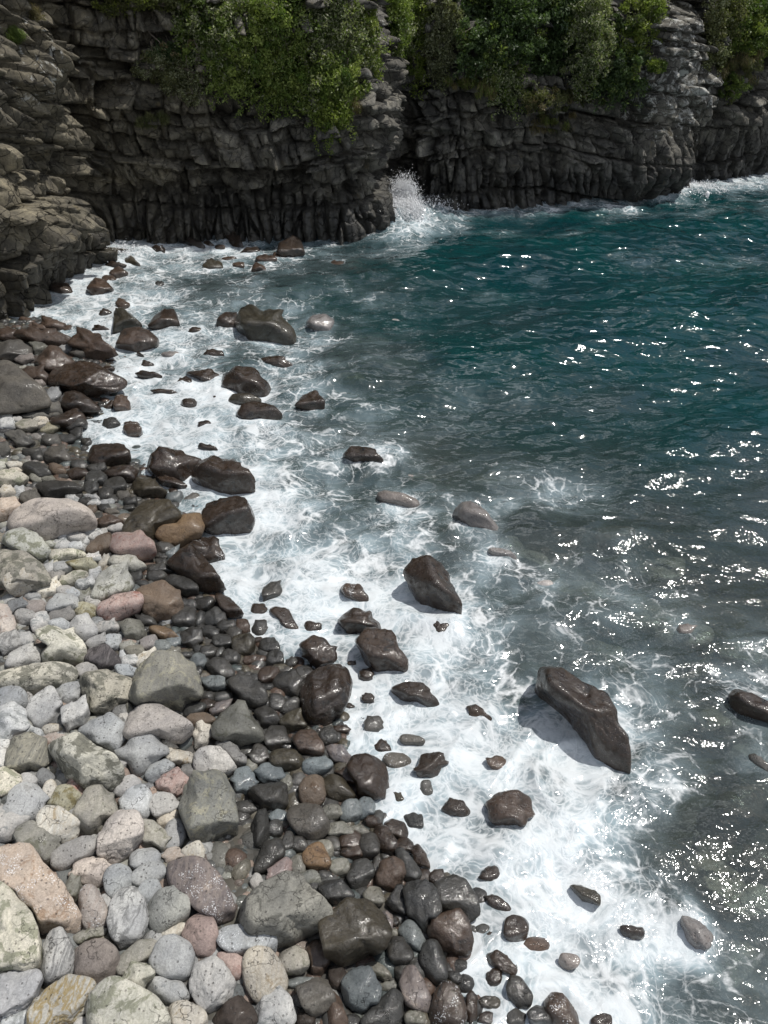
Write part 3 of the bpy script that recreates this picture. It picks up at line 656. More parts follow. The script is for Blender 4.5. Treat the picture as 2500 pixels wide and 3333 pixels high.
C d 5 0.8|1335 130 120 85 0
C d 6 0.8|1225 135 95 60 0
C d 7 0.8|1300 240 60 100 15
C d 7 0.8|1370 320 100 65 20
C d 6 0.8|1475 285 120 80 0
C b 6 0.7|1575 290 90 90 20|small wet brown cobble at the foam edge
C d 5 0.8|1445 380 115 100 0
C d 5 0.8|1525 335 85 80 0
C u 5 0.8|1585 400 140 145 0|round olive brown wet cobble nearest the foam edge
C d 7 0.7|1355 450 95 80 20
C d 6 0.7|1505 480 120 90 30
C n 7 0.7|1290 510 100 110 20
C b 5 0.8|1630 500 90 55 0
C d 6 0.7|1430 450 50 60 0
C o 5 0.8|1420 500 40 30 0
C d 7 0.7|1215 470 90 45 10
C o 6 0.6|1130 445 90 50 0
C d 6 0.6|1280 575 60 60 0
C d 5 0.7|1290 430 50 50 0
T 830 1900 2
B k 9 0.9 z|305 720 340 610 450 545 540 525 600 560 630 650 600 760 530 890 450 970 350 920 300 830|tall dark brown glossy boulder standing at the foam line|the tall brown wet boulder
B d 7 0.85|110 650 160 585 240 570 310 620 320 680 290 750 200 720 130 700|black rounded boulder left of the tall brown wet boulder
C d 5 0.85|315 590 120 100 0
C b 5 0.8|90 595 120 110 0|tan brown wet cobble above the black rounded boulder
C d 6 0.8|95 410 115 110 0
C d 6 0.85|130 495 115 110 0
C b 5 0.8|30 500 80 60 10
C d 7 0.85|235 520 70 60 -30
C d 6 0.8|190 565 80 40 0
C k 5 0.8|25 370 45 40 0
B k 8 0.85 ^.1|290 400 380 340 450 370 520 440 525 490 480 530 430 545 370 520 320 450|dark grey squarish boulder in the foam above the tall brown wet boulder|the squarish boulder in foam
B k 7 0.9|85 180 140 150 220 180 240 220 275 290 270 330 210 330 170 280 150 210 90 200|bent black boulder like a boot lying in the white foam|the boot shaped boulder
C k 5 0.9|90 245 60 60 0
C k 5 0.9|380 285 100 60 20|small black rock alone in the foam right of the boot shaped boulder
C k 6 0.8|25 185 90 95 0|grey black pebble rock in the foam left of the boot shaped boulder
C d 5 0.8|35 295 95 90 0
C d 6 0.8|110 50 130 100 -30|brown grey rock awash in the white foam above the boot shaped boulder
B b 6 0.85 n|560 30 600 0 680 20 740 90 700 135 640 110 580 80|small brown rounded rock surrounded by foam above the long split rock
B k 12 0.9|535 240 640 165 690 175 810 260 815 300 740 330 660 335 580 290|long brown rock with a groove split along it in the foam|the long split rock
B k 12 0.9|660 380 720 310 790 295 880 330 920 400 980 490 980 540 900 590 820 590 740 530 700 440|large black brown rock in the foam just below the long split rock|the black brown foam rock
C k 6 0.85|725 595 65 75 0
C k 6 0.85|630 520 50 25 0
B k 9 0.9|880 680 1000 640 1080 660 1200 770 1170 800 1060 770 940 745|low black wedge rock half drowned in foam|the half drowned wedge rock
C k 6 0.9|735 745 60 50 0
C k 8 0.9|610 800 60 40 20
C d 5 0.8|690 890 70 40 0
C h 6 0.8|770 920 100 90 0
C k 6 0.85|560 950 100 40 0
C k 7 0.85|830 1070 90 80 30
C h 7 0.85|1020 1020 150 70 10
B k 8 0.9 b|1380 800 1440 790 1540 870 1530 890 1460 880 1410 885|dark rock tip poking out of swirling foam left of the giant brown rock
C h 9 0.85|1200 290 1120 280 1210 225 1270 270 1220 350|broken brown rock pieces awash below the peaked dark rock
C d 7 0.75|0 830 60 790 130 830 165 890 130 940 40 930|grey olive wet cobble with a shiny corner left of the tall brown wet boulder
C u 9 0.8|170 920 200 850 290 815 310 900 300 960 220 975|dark olive angular cobble at the foot of the tall brown wet boulder
C d 7 0.8|60 1010 100 930 190 930 215 1010 190 1080 90 1080|dark grey many sided cobble below the grey olive wet one
B b 7 0.8|245 1010 300 955 380 960 440 1040 440 1110 380 1130 290 1090|brown red wet rounded boulder with creases below the tall brown wet boulder|the creased brown boulder
C d 6 0.8|475 1000 100 95 0
C m 6 0.8|450 1080 500 1045 570 1060 625 1130 600 1180 530 1160|dark purple red wet oval cobble right of the creased brown boulder
B k 12 0.85|620 1160 660 1120 740 1120 820 1170 855 1230 850 1390 780 1395 660 1380 640 1300 610 1210|big black cubic boulder at the foam line|the black cubic boulder
C k 7 0.8|610 1250 110 110 0
C h 5 0.7 n|920 1165 170 120 10|foam dusted grey oval boulder right of the black cubic boulder
B k 14 0.85|1080 1120 1200 1100 1230 1160 1190 1240 1160 1270 1070 1280 1060 1220|black squared rock in foam right of the foam dusted oval boulder
C u 6 0.85|950 1385 95 125 20|small upright dark oval rock in foam
C h 6 0.85|1110 1345 90 115 0
B k 8 0.9|1220 1470 1270 1400 1350 1420 1400 1480 1390 1510 1290 1520|black low rock streaked with foam, left of the rust red rock
B b 9 0.9|1520 1420 1600 1360 1700 1350 1790 1400 1800 1500 1740 1580 1640 1590 1530 1530|rust red rounded rock in the middle of the foam|the rust red rock
C b 6 0.85|1510 1160 1570 1120 1640 1150 1620 1210 1580 1250|red brown rock tip ringed by swirling foam
C u 5 0.75|200 1150 220 130 5|dark olive smooth oval cobble|the smooth olive oval
C n 5 0.75|405 1190 185 115 0|blue grey glossy oval cobble right of the smooth olive oval
C n 5 0.7|100 1235 155 130 0
C i 5 0.5|375 1350 165 190 0|smooth peach brown egg cobble|the peach brown egg
B u 5 0.8|430 1290 500 1240 580 1280 650 1370 620 1420 520 1430 450 1370|speckled dark olive round boulder right of the peach brown egg
B d 14 0.7|-40 1350 0 1320 130 1300 200 1310 210 1430 150 1490 40 1480 -20 1420|flat triangular dark grey block left of the small upright pebble
C o 6 0.7|205 1310 80 130 -10
C h 6 0.7|285 1290 80 100 20
C d 5 0.7|350 1150 80 50 0
C d 6 0.7|65 680 90 50 0
C d 6 0.8|140 780 90 110 0
C d 6 0.8|225 800 120 80 -30
C d 6 0.8|50 780 90 60 0
C d 6 0.7|-5 620 50 60 0
C d 6 0.7|0 700 90 140 0
C d 6 0.7|0 960 80 130 0
C d 6 0.7|25 1120 110 140 20
C d 6 0.7|30 1040 80 90 0
C d 7 0.7|215 1050 60 80 0
T 0 1350 2
B p 7 0.1 s|45 700 110 610 230 550 440 555 560 600 620 680 610 750 440 800 280 830 130 790 60 750|huge pinkish grey oval boulder with small dark pits|the huge pitted pink boulder
B t 8 0|-60 600 0 545 100 550 145 610 100 670 50 690 -40 700|tan boulder at the left edge left of the huge pitted pink boulder
B c 7 0|10 830 60 750 150 745 250 790 330 890 320 950 260 965 200 920 100 880|pale grey rounded boulder with curved cracks below the huge pitted pink boulder|the curved crack boulder
B o 9 0 l|-80 960 0 880 150 890 260 970 320 1080 230 1150 60 1150 -60 1100|broad lichened olive boulder behind the pale pink triangular rock
B e 12 0 ^.1|20 1080 60 1020 120 955 170 970 230 1070 230 1110 150 1170 70 1165|pale pink triangular rock resting in front of the broad lichened boulder|the pale pink triangle
B i 6 0.3|560 870 640 790 720 765 720 850 760 900 650 925 580 905|brown half of a two tone rounded boulder
B r 7 0.3|705 860 740 770 880 775 980 810 1010 900 960 960 900 965 820 920 740 900|rose pink rounded boulder joined to a brown one on its left|the rose pink boulder
C r 6 0.3|920 760 120 90 40
B u 8 0.8|800 760 850 640 960 560 1080 560 1200 650 1150 720 1040 760 1000 850 870 830|large smooth dark brown wet boulder above the rose pink one|the smooth dark brown boulder
B i 8 0.6|1015 790 1050 730 1180 660 1290 640 1330 720 1310 780 1200 860 1140 870 1040 810|olive brown three cornered boulder left of the glossy cube boulder|the three cornered boulder
B k 14 0.9 z|1325 640 1350 580 1500 550 1590 550 1620 600 1655 680 1630 750 1560 810 1440 780 1330 740|glossy dark brown cube boulder with a white lit edge at the foam|the glossy cube boulder
B k 16 0.9|1255 390 1290 310 1390 275 1460 310 1600 360 1640 420 1635 500 1510 530 1400 480 1270 420|long black brown block boulder, uppermost beside the foam|the long dark block
B k 10 0.9|950 350 990 260 1050 210 1160 250 1230 270 1310 290 1290 330 1240 400 1170 430 1010 400|big black rough boulder left of the long dark block|the big rough boulder
B k 9 0.9|1010 400 1050 370 1140 420 1210 450 1190 500 1110 490 1040 450|low black slab below the big rough boulder
B u 9 0.8|855 470 900 410 980 420 1080 500 1060 545 920 530 860 510|brown black smooth slab boulder between two dark ones
B k 8 0.85|670 370 740 340 850 335 900 360 880 420 840 440 740 420 690 410|black flat topped boulder behind the grey dome boulder
B k 9 0.85|575 270 610 200 760 195 830 230 845 310 700 345 590 310|wide black rock with shining top at the wash edge
B k 12 0.9|1090 980 1150 900 1240 850 1330 950 1400 1030 1450 1120 1390 1190 1290 1170 1180 1050|dark brown pyramid boulder with streaked faces|the streaked pyramid boulder
B k 10 0.8 n|1210 860 1270 810 1390 805 1450 900 1460 980 1380 1000 1320 930 1260 880|black rock with bright sparkling face behind the streaked pyramid boulder
B d 6 0.7|1070 1090 1120 1040 1190 1060 1280 1100 1285 1170 1230 1200 1150 1150|dark grey long oval cobble left of the streaked pyramid boulder
B o 8 0.2 w|590 1180 640 1060 720 985 800 990 850 1050 880 1110 840 1160 720 1190|grey boulder with a dry cream top and a dark wet front|the two tone grey boulder
C o 6 0.1|690 970 740 910 830 910 940 970 950 1000 890 1040 800 1010|smooth greenish oval boulder above the two tone grey boulder
C e 6 0|650 950 720 900 730 920 680 1000 640 990
C w 6 0|610 935 90 60 0
C y 10 0.2|420 960 560 935 620 960 640 1010 580 1040 480 1010
B c 7 0|390 1070 480 1020 570 1020 570 1070 500 1110 410 1140 390 1100|flat pale stone with darker rim left of the white oval cobble
B c 7 0|320 920 350 880 480 875 560 900 540 940 430 950 330 960|flat cream stone right of the curved crack boulder
C w 5 0|555 1105 125 95 0|white oval cobble left of the two tone grey boulder
C w 5 0|620 1050 90 80 0
C e 5 0|320 1130 160 100 -15
C g 5 0|400 1000 130 80 0
C d 6 0.1|370 1055 100 70 0
C g 6 0|430 1160 140 70 15
C d 5 0.7|1025 1055 120 75 0|smooth dark oval cobble behind the dark grey long oval
B d 8 0.8|940 1050 960 980 1060 975 1140 1020 1100 1040 1000 1040|dark jagged flat stone above the smooth dark oval
C d 6 0.6|890 1060 75 55 0
C d 6 0.6|925 1105 80 50 0
C d 5 0.8|1070 875 110 85 0
C n 7 0.8|1125 905 80 70 -30
C d 6 0.8|1050 925 80 40 0
C d 6 0.8|1055 965 70 45 0
C n 6 0.85|1135 545 105 75 0|blue grey cobble in the wash left of the brown flat pebble
C k 6 0.85|1130 505 60 40 0
C h 8 0.8|1190 550 1260 520 1330 525 1310 570 1240 590
C n 7 0.8|1270 615 90 45 0
C d 5 0.7|750 470 135 125 0|smooth grey dome boulder behind the brown black slab
C d 5 0.7|595 480 90 85 0
C d 6 0.7|630 420 130 110 20
C d 6 0.6|690 520 90 80 10
C d 6 0.7|735 555 60 50 0
C d 5 0.6|850 570 80 60 0
C h 6 0.6|805 530 80 60 0
C d 6 0.7|840 610 70 35 0
C h 6 0.5|730 635 90 40 10
C d 6 0.5|680 610 70 50 0
C n 6 0.2|700 575 80 45 0
C d 6 0.4|560 570 80 50 0
C w 7 0.2|600 540 110 30 10
C w 6 0.2|610 578 100 45 0
C w 6 0.1|470 550 80 50 20
C d 6 0.5|500 530 70 60 0
C i 6 0.3|600 620 60 50 0
B b 8 0.7|625 740 640 680 710 650 800 690 800 720 740 720 680 760|red brown wet angular stone right of the huge pitted pink boulder
C g 6 0|755 740 100 60 0
C w 6 0|675 755 40 35 0
C d 5 0.5|640 670 60 50 0
C w 6 0|395 795 80 70 0
C g 5 0|475 745 115 65 0
C g 6 0|490 800 140 85 0|pale grey cobble between the huge pitted pink boulder and the two tone rounded pair
C w 6 0|600 780 130 75 10
C w 5 0|545 830 70 55 20
C w 5 0|500 860 100 55 10
C w 6 0|400 850 110 60 0
C c 6 0|340 845 80 50 0
C c 6 0|350 975 70 45 0
C w 6 0|310 1010 70 80 0
B d 12 0.5|240 450 330 435 470 440 540 480 500 520 400 545 290 540 250 500|long flat dark slab with a wet sheen above the huge pitted pink boulder
B c 10 0|-60 400 0 360 130 375 185 410 150 470 60 480 -40 450|flat grey slab at the left edge above the white topped cobbles
C e 6 0|-10 500 30 460 90 480 85 530 20 540
C w 6 0|125 505 70 65 0
C h 6 0.1|200 540 130 70 0
B h 8 0.5|290 250 330 210 400 210 460 270 460 330 400 330 300 300|rounded brown grey boulder among small pebbles of the upper beach
C d 5 0.4|245 275 70 60 0
C d 7 0.4|210 250 110 60 10
C i 6 0.5|375 360 120 60 30
C d 8 0.5|240 370 180 100 25
C d 6 0.6|515 330 100 60 10
C k 8 0.7|510 390 130 70 0
C d 6 0.7|630 350 120 60 0
C e 5 0|95 330 95 50 0|cream oval pebble on the upper beach near the left edge
C e 5 0|100 365 80 35 0
C o 6 0.3|235 410 80 50 20
C d 5 0.3|405 408 80 35 0
C o 6 0.3|310 420 90 40 0
C c 5 0|20 325 60 60 0
C y 9 0.4|260 100 310 60 390 55 390 90 320 125 280 125
C o 7 0.1|90 60 150 30 240 40 240 90 190 120 110 90
C w 5 0|45 65 95 75 0
B h 9 0.3|25 125 70 105 140 110 220 170 230 195 150 215 90 180|brown grey elongated stone on the upper beach below the pale rounded cobbles
C h 7 0.1|25 230 75 80 0
C h 7 0.4|335 170 110 75 10
C d 7 0.5|435 160 90 60 0
C h 6 0.2|270 75 80 50 0
C e 5 0|265 35 90 40 0
C d 5 0.85|565 185 60 55 0
C d 7 0.7|500 130 70 90 0
C n 6 0.85|625 65 80 50 0
B d 6 0.9|670 70 690 30 740 20 790 60 740 95 690 90|speckled green black stone at the wash edge below the brown barrel rock
C b 6 0.9|865 95 115 55 10
C b 6 0.9|860 65 90 35 0
C d 6 0.8|585 20 50 25 0
C d 7 0.6|450 20 520 -40 560 40 565 90 500 110 420 80
T 0 960 2.37
B h 8 0.3|-100 800 -80 560 0 505 90 520 190 600 300 700 360 800 350 850 250 880 100 900 -60 900|giant dark grey rounded boulder at the left edge beneath the cliff|the giant rounded boulder
B k 9 0.9|370 690 500 540 620 515 740 530 880 620 950 650 960 700 850 750 720 780 640 790 540 740|massive black lumpy boulder running into the wash|the massive black boulder
B k 8 0.85|440 850 500 750 580 745 680 800 780 880 720 910 600 920 470 900|black smooth boulder below the massive black one
B k 8 0.85|380 970 480 920 580 880 640 920 670 1000 640 1040 500 1040 400 1000|black boulder with a pale chipped edge near the brown barrel rock
B b 7 0.85|875 830 900 775 950 770 1000 830 1000 880 940 905 880 870|olive brown barrel shaped rock in the wash|the brown barrel rock
C k 8 0.85|795 870 870 810 875 880 830 890
B u 11 0.85|860 290 880 200 890 110 940 105 1010 150 1080 220 1085 245 1030 270 950 270|tall dark rock with a white water streak down its side|the streaked tall rock
B b 12 0.85|895 380 940 290 970 265 1070 250 1150 280 1220 340 1200 380 1100 400 1040 420 920 405|red brown block rock in front of the streaked tall rock|the red brown block
B k 14 0.85|1140 235 1190 170 1260 120 1340 108 1360 150 1392 240 1260 245 1180 255|dark trapezoid rock standing in the surf right of the streaked tall rock|the trapezoid rock
C b 9 0.85|890 70 920 25 1000 70 970 105 920 100|small brown rock behind the streaked tall rock
C k 9 0.85|760 150 800 105 860 130 830 165
C k 7 0.85|740 225 780 205 835 235 800 240
C k 8 0.85|700 265 760 235 830 255 860 280 760 275
B b 12 0.8|510 380 600 300 650 282 760 340 850 400 900 465 780 480 740 515 700 500 640 420 560 400|brown wet slab rock slanting down to the wash|the slanting brown slab
C g 6 0.4|505 418 85 60 0
C h 7 0.6|540 440 580 410 640 405 700 470 690 500 600 480|grey brown rounded stone under the slanting brown slab
B b 11 0.6|270 520 330 440 380 390 440 400 540 490 580 520 500 560 400 600 300 580|brown craggy boulder with a lit top in the middle of the rock pile|the craggy brown boulder
B b 12 0.6|100 310 150 265 250 270 400 280 500 310 560 340 510 380 400 390 250 370 160 340|broad flat brown rock ledge in the rock pile at the cliff foot
B b 12 0.6|0 270 60 260 120 280 140 340 60 350 -20 330|brown angular rock at the left edge at the cliff foot
B b 10 0.6|225 260 270 225 340 240 400 280 310 280|tan brown rock on top of the broad flat ledge
B b 11 0.8|310 235 345 180 420 200 490 220 500 270 410 275 350 260|red brown angular rock at the top of the pile next to the surf|the red brown top rock
C b 9 0.8|485 265 510 235 555 240 555 290 500 290
B h 9 0.3|-60 500 -20 390 60 350 150 350 240 410 240 460 150 490 50 505|dark grey brown boulder with a pale sloping top at the left edge
C q 8 0.4|110 500 150 450 240 465 270 500 200 540
C o 8 0.4|250 380 300 370 370 400 330 450 270 470
C b 8 0.5|225 520 260 480 300 470 290 540
B b 9 0.6|160 590 220 550 320 570 370 620 370 690 300 680 200 640|brown boulder with a shadowed front above the giant rounded boulder
B k 9 0.8|370 640 420 570 500 560 540 640 530 730 430 730 380 690|dark brown fractured boulder left of the massive black one
C q 7 0.4|250 640 320 630 360 700 300 710
C g 8 0.4|360 770 400 720 450 715 470 770 420 840 380 820
C h 5 0.1|410 885 130 85 25|smooth tan oval cobble right of the giant rounded boulder
C h 6 0.1|330 895 110 70 20
C h 6 0.1|420 925 90 50 0
C h 9 0.1|140 940 260 905 370 930 370 970 250 960
C e 5 0|315 968 105 55 0
C e 5 0|320 1010 100 50 0
C w 6 0|40 930 95 65 0
C w 5 0|55 1000 120 90 0
C g 7 0|130 960 80 40 0
C k 7 0.85|1095 540 1110 500 1190 540 1130 565|small grey peaked rock in the surf below the red brown block
C k 7 0.85|1055 430 1110 470 1100 480 1060 455
C k 6 0.85|1145 617 170 42 5
C k 7 0.85|1280 750 190 30 5
C q 6 0.85|1320 462 140 42 0|low reddish rock awash between the red brown block and the black knob rock
C k 8 0.85|1445 290 1490 250 1590 262 1560 285 1480 298
C k 6 0.85|690 950 55 30 0
C d 5 0.85|745 1000 100 55 0
C k 6 0.85|1475 835 90 55 20
C d 6 0.8|790 850 60 40 0
C k 7 0.85|840 575 80 45 0
T 0 700 1.327
B k 7 0.85|935 485 940 450 970 420 1020 425 1040 490 1000 495|left lobe of the great olive brown sea rock
B u 8 0.85|1020 470 1050 400 1085 385 1130 420 1200 430 1250 480 1275 520 1240 542 1180 540 1110 520 1040 500|great olive brown humped rock in the sea with a knob on its left end|the great humped rock
B q 7 0.9|1320 470 1350 435 1400 430 1445 455 1420 495 1350 490|pale washed rock under thin water right of the great humped rock
B k 8 0.9|875 605 910 582 960 590 965 615 920 622|black knob rock in the surf above the twin peaked group|the black knob rock
B k 7 0.9|1110 630 1150 612 1210 615 1270 650 1260 665 1190 650|flat black rock right of the black knob rock
B k 8 0.9|940 740 970 690 1020 657 1080 670 1150 720 1180 775 1120 788 1040 765|broad black hill shaped rock with shining speckles|the black hill rock
B u 7 0.9|980 805 1010 772 1070 772 1140 800 1100 815 1020 820|low brown rock between two black hill rocks
B k 7 0.9|1015 870 1050 820 1100 808 1180 825 1225 875 1180 890 1080 893|black beaded mound rock below the black hill rock|the beaded mound rock
B k 9 0.9|1275 825 1310 780 1360 760 1400 800 1395 835 1350 850|angular black rock alone at the edge of clear water
C k 6 0.9|945 790 45 22 0
C k 7 0.9|885 905 55 25 -10
B k 8 0.9|800 680 840 675 900 668 945 690 940 720 890 740 850 715|dark connected rock left of the black hill rock
C k 7 0.9|765 720 800 700 830 715 830 738 790 738
C k 6 0.9|815 815 60 35 20
C k 8 0.9|1480 1040 1520 1000 1600 1010 1659 1060 1620 1075 1530 1065|dark flat rock awash at the edge of green water|the flat awash rock
C k 6 0.9|900 1010 80 25 15
B k 11 0.85|1195 165 1210 120 1265 90 1300 115 1320 165 1270 175 1220 182|big dark dome rock near the cliff in the far shallows|the far dome rock
C b 7 0.85|1200 178 40 30 0
B k 9 0.85|970 85 1000 68 1030 95 1045 130 1015 138 990 110|upright dark rock against the far cliff foot
B k 8 0.85|795 115 830 103 870 120 890 145 840 140|long low brown rock near the far cliff foot
C k 8 0.85|880 120 900 112 925 130 900 140
C k 8 0.85|1030 168 1060 145 1110 140 1125 158 1090 165|brown rock with a flat top left of the far dome rock
C b 7 0.85|950 138 40 18 0
C b 7 0.85|990 188 65 14 0
B u 7 0.85|868 220 910 196 955 205 965 232 900 236|olive brown mound rock in the far surf|the far olive mound
C b 7 0.85|1030 218 50 24 0
C b 8 0.85|1085 240 1105 205 1145 225 1150 240
C b 7 0.85|1150 190 90 28 0
C b 7 0.85|1460 215 90 26 0
B b 12 0.85|375 315 410 270 450 280 490 320 450 340 400 345|brown pointed rock near the left cliff foot|the brown pointed rock
C b 8 0.85|470 278 60 30 0
C b 8 0.85|470 250 510 225 555 250 530 265 495 268
C u 8 0.85|535 205 565 180 605 215 570 220
C k 8 0.85|450 215 480 200 545 215 530 232 480 228
C d 8 0.85|690 300 35 22 0
C k 8 0.85|685 150 55 28 15
C k 8 0.85|265 320 85 45 10
C k 8 0.85|315 205 50 30 0
T 1250 1600 1.327
B q 10 0.85|300 95 330 60 370 42 430 80 500 160 495 188 420 182 360 170|grey brown wedge rock breaking the surface in open water|the open water wedge rock
B k 12 0.9 ^.12|88 350 130 300 180 278 240 330 290 400 325 480 310 525 250 490 170 450 110 400|peaked dark rock with a sharp ridge, in lacy foam|the peaked dark rock
C k 7 0.9|195 570 230 550 285 570 270 600 235 635 205 600
B k 12 0.9 ^.12|655 855 675 765 720 762 800 785 880 840 960 885 992 945 1000 1000 1050 1050 1052 1130 1030 1212 980 1195 925 1160 890 1080 850 1020 800 965 740 905|giant brown black rock slanting like a whale back in the surf|the giant slanting rock
B k 10 0.9|1490 880 1520 855 1600 880 1680 920 1700 1000 1600 980 1520 950|dark rock rising from the water at the right edge
C q 6 0.9|-30 10 0 -5 80 10 150 40 150 70 60 60 -20 40|long brown rock just breaking the water above the lacy foam
C h 6 0.9|1565 1140 1600 1137 1659 1180 1680 1230 1620 1190|long narrow mauve rock at the right edge below the dark rising rock
C q 7 0.9|1300 600 60 40 0
C q 7 0.9|510 270 120 40 15
T 1250 2400 1.327
C k 6 0.9|430 580 480 560 500 600 460 625 420 605|oval dark rock in the lower foam
B u 9 0.9|800 640 850 640 930 680 930 725 860 700|flat dark olive rock awash in the middle of the lower foam
C k 5 0.9|570 825 105 100 0|round black rock in the lower foam below the small jagged one
C k 8 0.9|490 720 90 45 25|small jagged black rock in the lower foam
C k 8 0.9|460 865 40 50 0
B k 8 0.9|445 945 490 920 540 960 575 1000 560 1025 500 1010 460 980|black lumpy rock with two humps in the lower foam
C k 7 0.85|475 1040 60 60 0
B d 6 0.85|530 1080 550 1030 590 1040 640 1110 630 1160 580 1170 540 1130|dark green smooth pointed oval boulder in the lower foam
C u 6 0.85|460 1148 85 55 10
B b 6 0.7 n|690 1150 720 1110 770 1110 830 1190 840 1260 760 1270 710 1210|brown oval boulder veined with foam at the bottom edge
C d 6 0.85|620 1190 660 1160 720 1180 730 1240 640 1250
C d 7 0.85|530 1190 570 1175 610 1200 600 1250 530 1250
C k 7 0.85|940 1230 90 60 0
C k 7 0.85|400 1230 430 1190 470 1195 470 1250
B q 10 0.9|1280 800 1310 775 1360 800 1420 860 1400 900 1350 930 1310 870|grey brown rock breaking through thin foam at lower right|the lower right rock
C q 7 0.9|800 965 80 60 15
C k 7 0.9|1075 840 90 40 10
C k 7 0.9|740 415 90 50 10
C k 8 0.9|830 360 40 60 -20
T 0 0 0.6636
S q 7 0.9|1240 1300 190 90 10|broad brown rock lying under clear water below the open water wedge rock
S q 8 0.9|1400 1340 170 80 25
S q 7 0.9|1170 1070 100 45 0
S q 7 0.9|1060 1045 110 40 -10
S q 7 0.9|910 1040 70 35 0
S q 8 0.9|1080 1180 110 45 10
S q 8 0.9|1130 1215 120 50 10
S b 7 0.9|1330 1160 90 45 0
S q 7 0.9|1420 1240 120 60 -20
S y 7 0.9|870 790 80 30 0|yellow brown rock glowing under green water right of the black hill rock
S y 7 0.9|750 820 70 30 0
S y 7 0.9|800 740 80 26 0
S u 7 0.9|1380 980 150 40 0
S q 8 0.9|1560 1560 110 60 0
S b 8 0.9|1600 1740 110 80 0
S q 8 0.9|1540 1900 130 90 30
S q 8 0.9|1620 1960 120 90 0
S q 8 0.9|1560 2100 150 100 -30
S b 8 0.9|1640 1860 80 60 0
S q 7 0.9|1480 1380 120 60 0
S q 8 0.9|1600 1420 120 60 0
S q 7 0.9|820 700 90 26 0
S q 8 0.9|740 570 90 22 0
S u 8 0.9|600 630 120 24 0
S q 8 0.9|1300 1420 110 55 20
S q 8 0.9|1620 1640 90 50 20
'''
def parse():
    out = []; T = (0, 0, 1)
    for ln in STONES.strip().splitlines():
        if ln.startswith('T '):
            T = tuple(float(v) for v in ln.split()[1:]); continue
        f = ln.split('|'); h = f[0].split()
        flags = ''.join(a for a in h[4:] if not a.startswith('^')); lift = sum(float(a[1:]) for a in h[4:] if a.startswith('^'))
        v = [float(a) for a in f[1].split()]
        if len(v) <= 5:
            if len(v) == 4: v.append(0.)
            x, y, w, hh, an = v; th = np.linspace(0, 2*np.pi, 24, endpoint=False); a = math.radians(an)
            k = (np.abs(np.cos(th))**2.5+np.abs(np.sin(th))**2.5)**(-1/2.5)*(1+.05*np.sin(2*th+x)+.04*np.sin(3*th+y))
            ex, ey = w/2*np.cos(th)*k, hh/2*np.sin(th)*k
            poly = np.stack([x+ex*math.cos(a)-ey*math.sin(a), y+ex*math.sin(a)+ey*math.cos(a)], -1)
        else: poly = np.array(v).reshape(-1, 2)
        poly = poly/T[2]+np.array(T[:2])
        out.append(dict(kind=h[0], c=h[1], p=float(h[2]), wet=float(h[3]), flags=flags, lift=lift, poly=poly, label=f[2].strip() if len(f) > 2 else '', hero=f[3].strip() if len(f) > 3 else ''))
    return out
def poly_area_c(P):
    x, y = P.T; x1, y1 = np.roll(x, -1), np.roll(y, -1); cr = x*y1-x1*y; A = cr.sum()/2
    return abs(A), np.array([((x+x1)*cr).sum(), ((y+y1)*cr).sum()])/(6*A)
def rho(P, c, th):
    q = P-c; r = np.zeros(len(th))
    for a, b in zip(q, np.roll(q, -1, 0)):
        d = b-a; den = np.cos(th)*d[1]-np.sin(th)*d[0]; den = np.where(abs(den) < 1e-9, 1e-9, den)
        t = (a[0]*d[1]-a[1]*d[0])/den; s = (a[0]*np.sin(th)-a[1]*np.cos(th))/den
        ok = (t > 0) & (s >= -1e-6) & (s <= 1+1e-6); r = np.where(ok, np.maximum(r, t), r)
    return r
def stone_dirs(n, p, seed):
    D, F = ico(n); r = np.random.default_rng(seed); m = 9 if p > 9 else 12
    N = r.normal(size=(m, 3)); N = np.vstack([N, np.eye(3), -np.eye(3)]); N /= np.linalg.norm(N, axis=1)[:, None]
    h = r.uniform(.78, 1.08, len(N)); q = max(5., p*1.9) if p < 8 else p*3.2
    rr = (np.maximum(D@N.T/h, 0)**q).sum(1)**(-1/q)
    return D, F, rr
NTH = 96; TH = np.linspace(-np.pi, np.pi, NTH, endpoint=False)
def circ_smooth(a, k):
    if k < 1: return a
    w = np.hanning(2*k+3)[1:-1]; w /= w.sum(); return np.convolve(np.pad(a, k, mode='wrap'), w, 'valid')
WATER_ROCKS = []
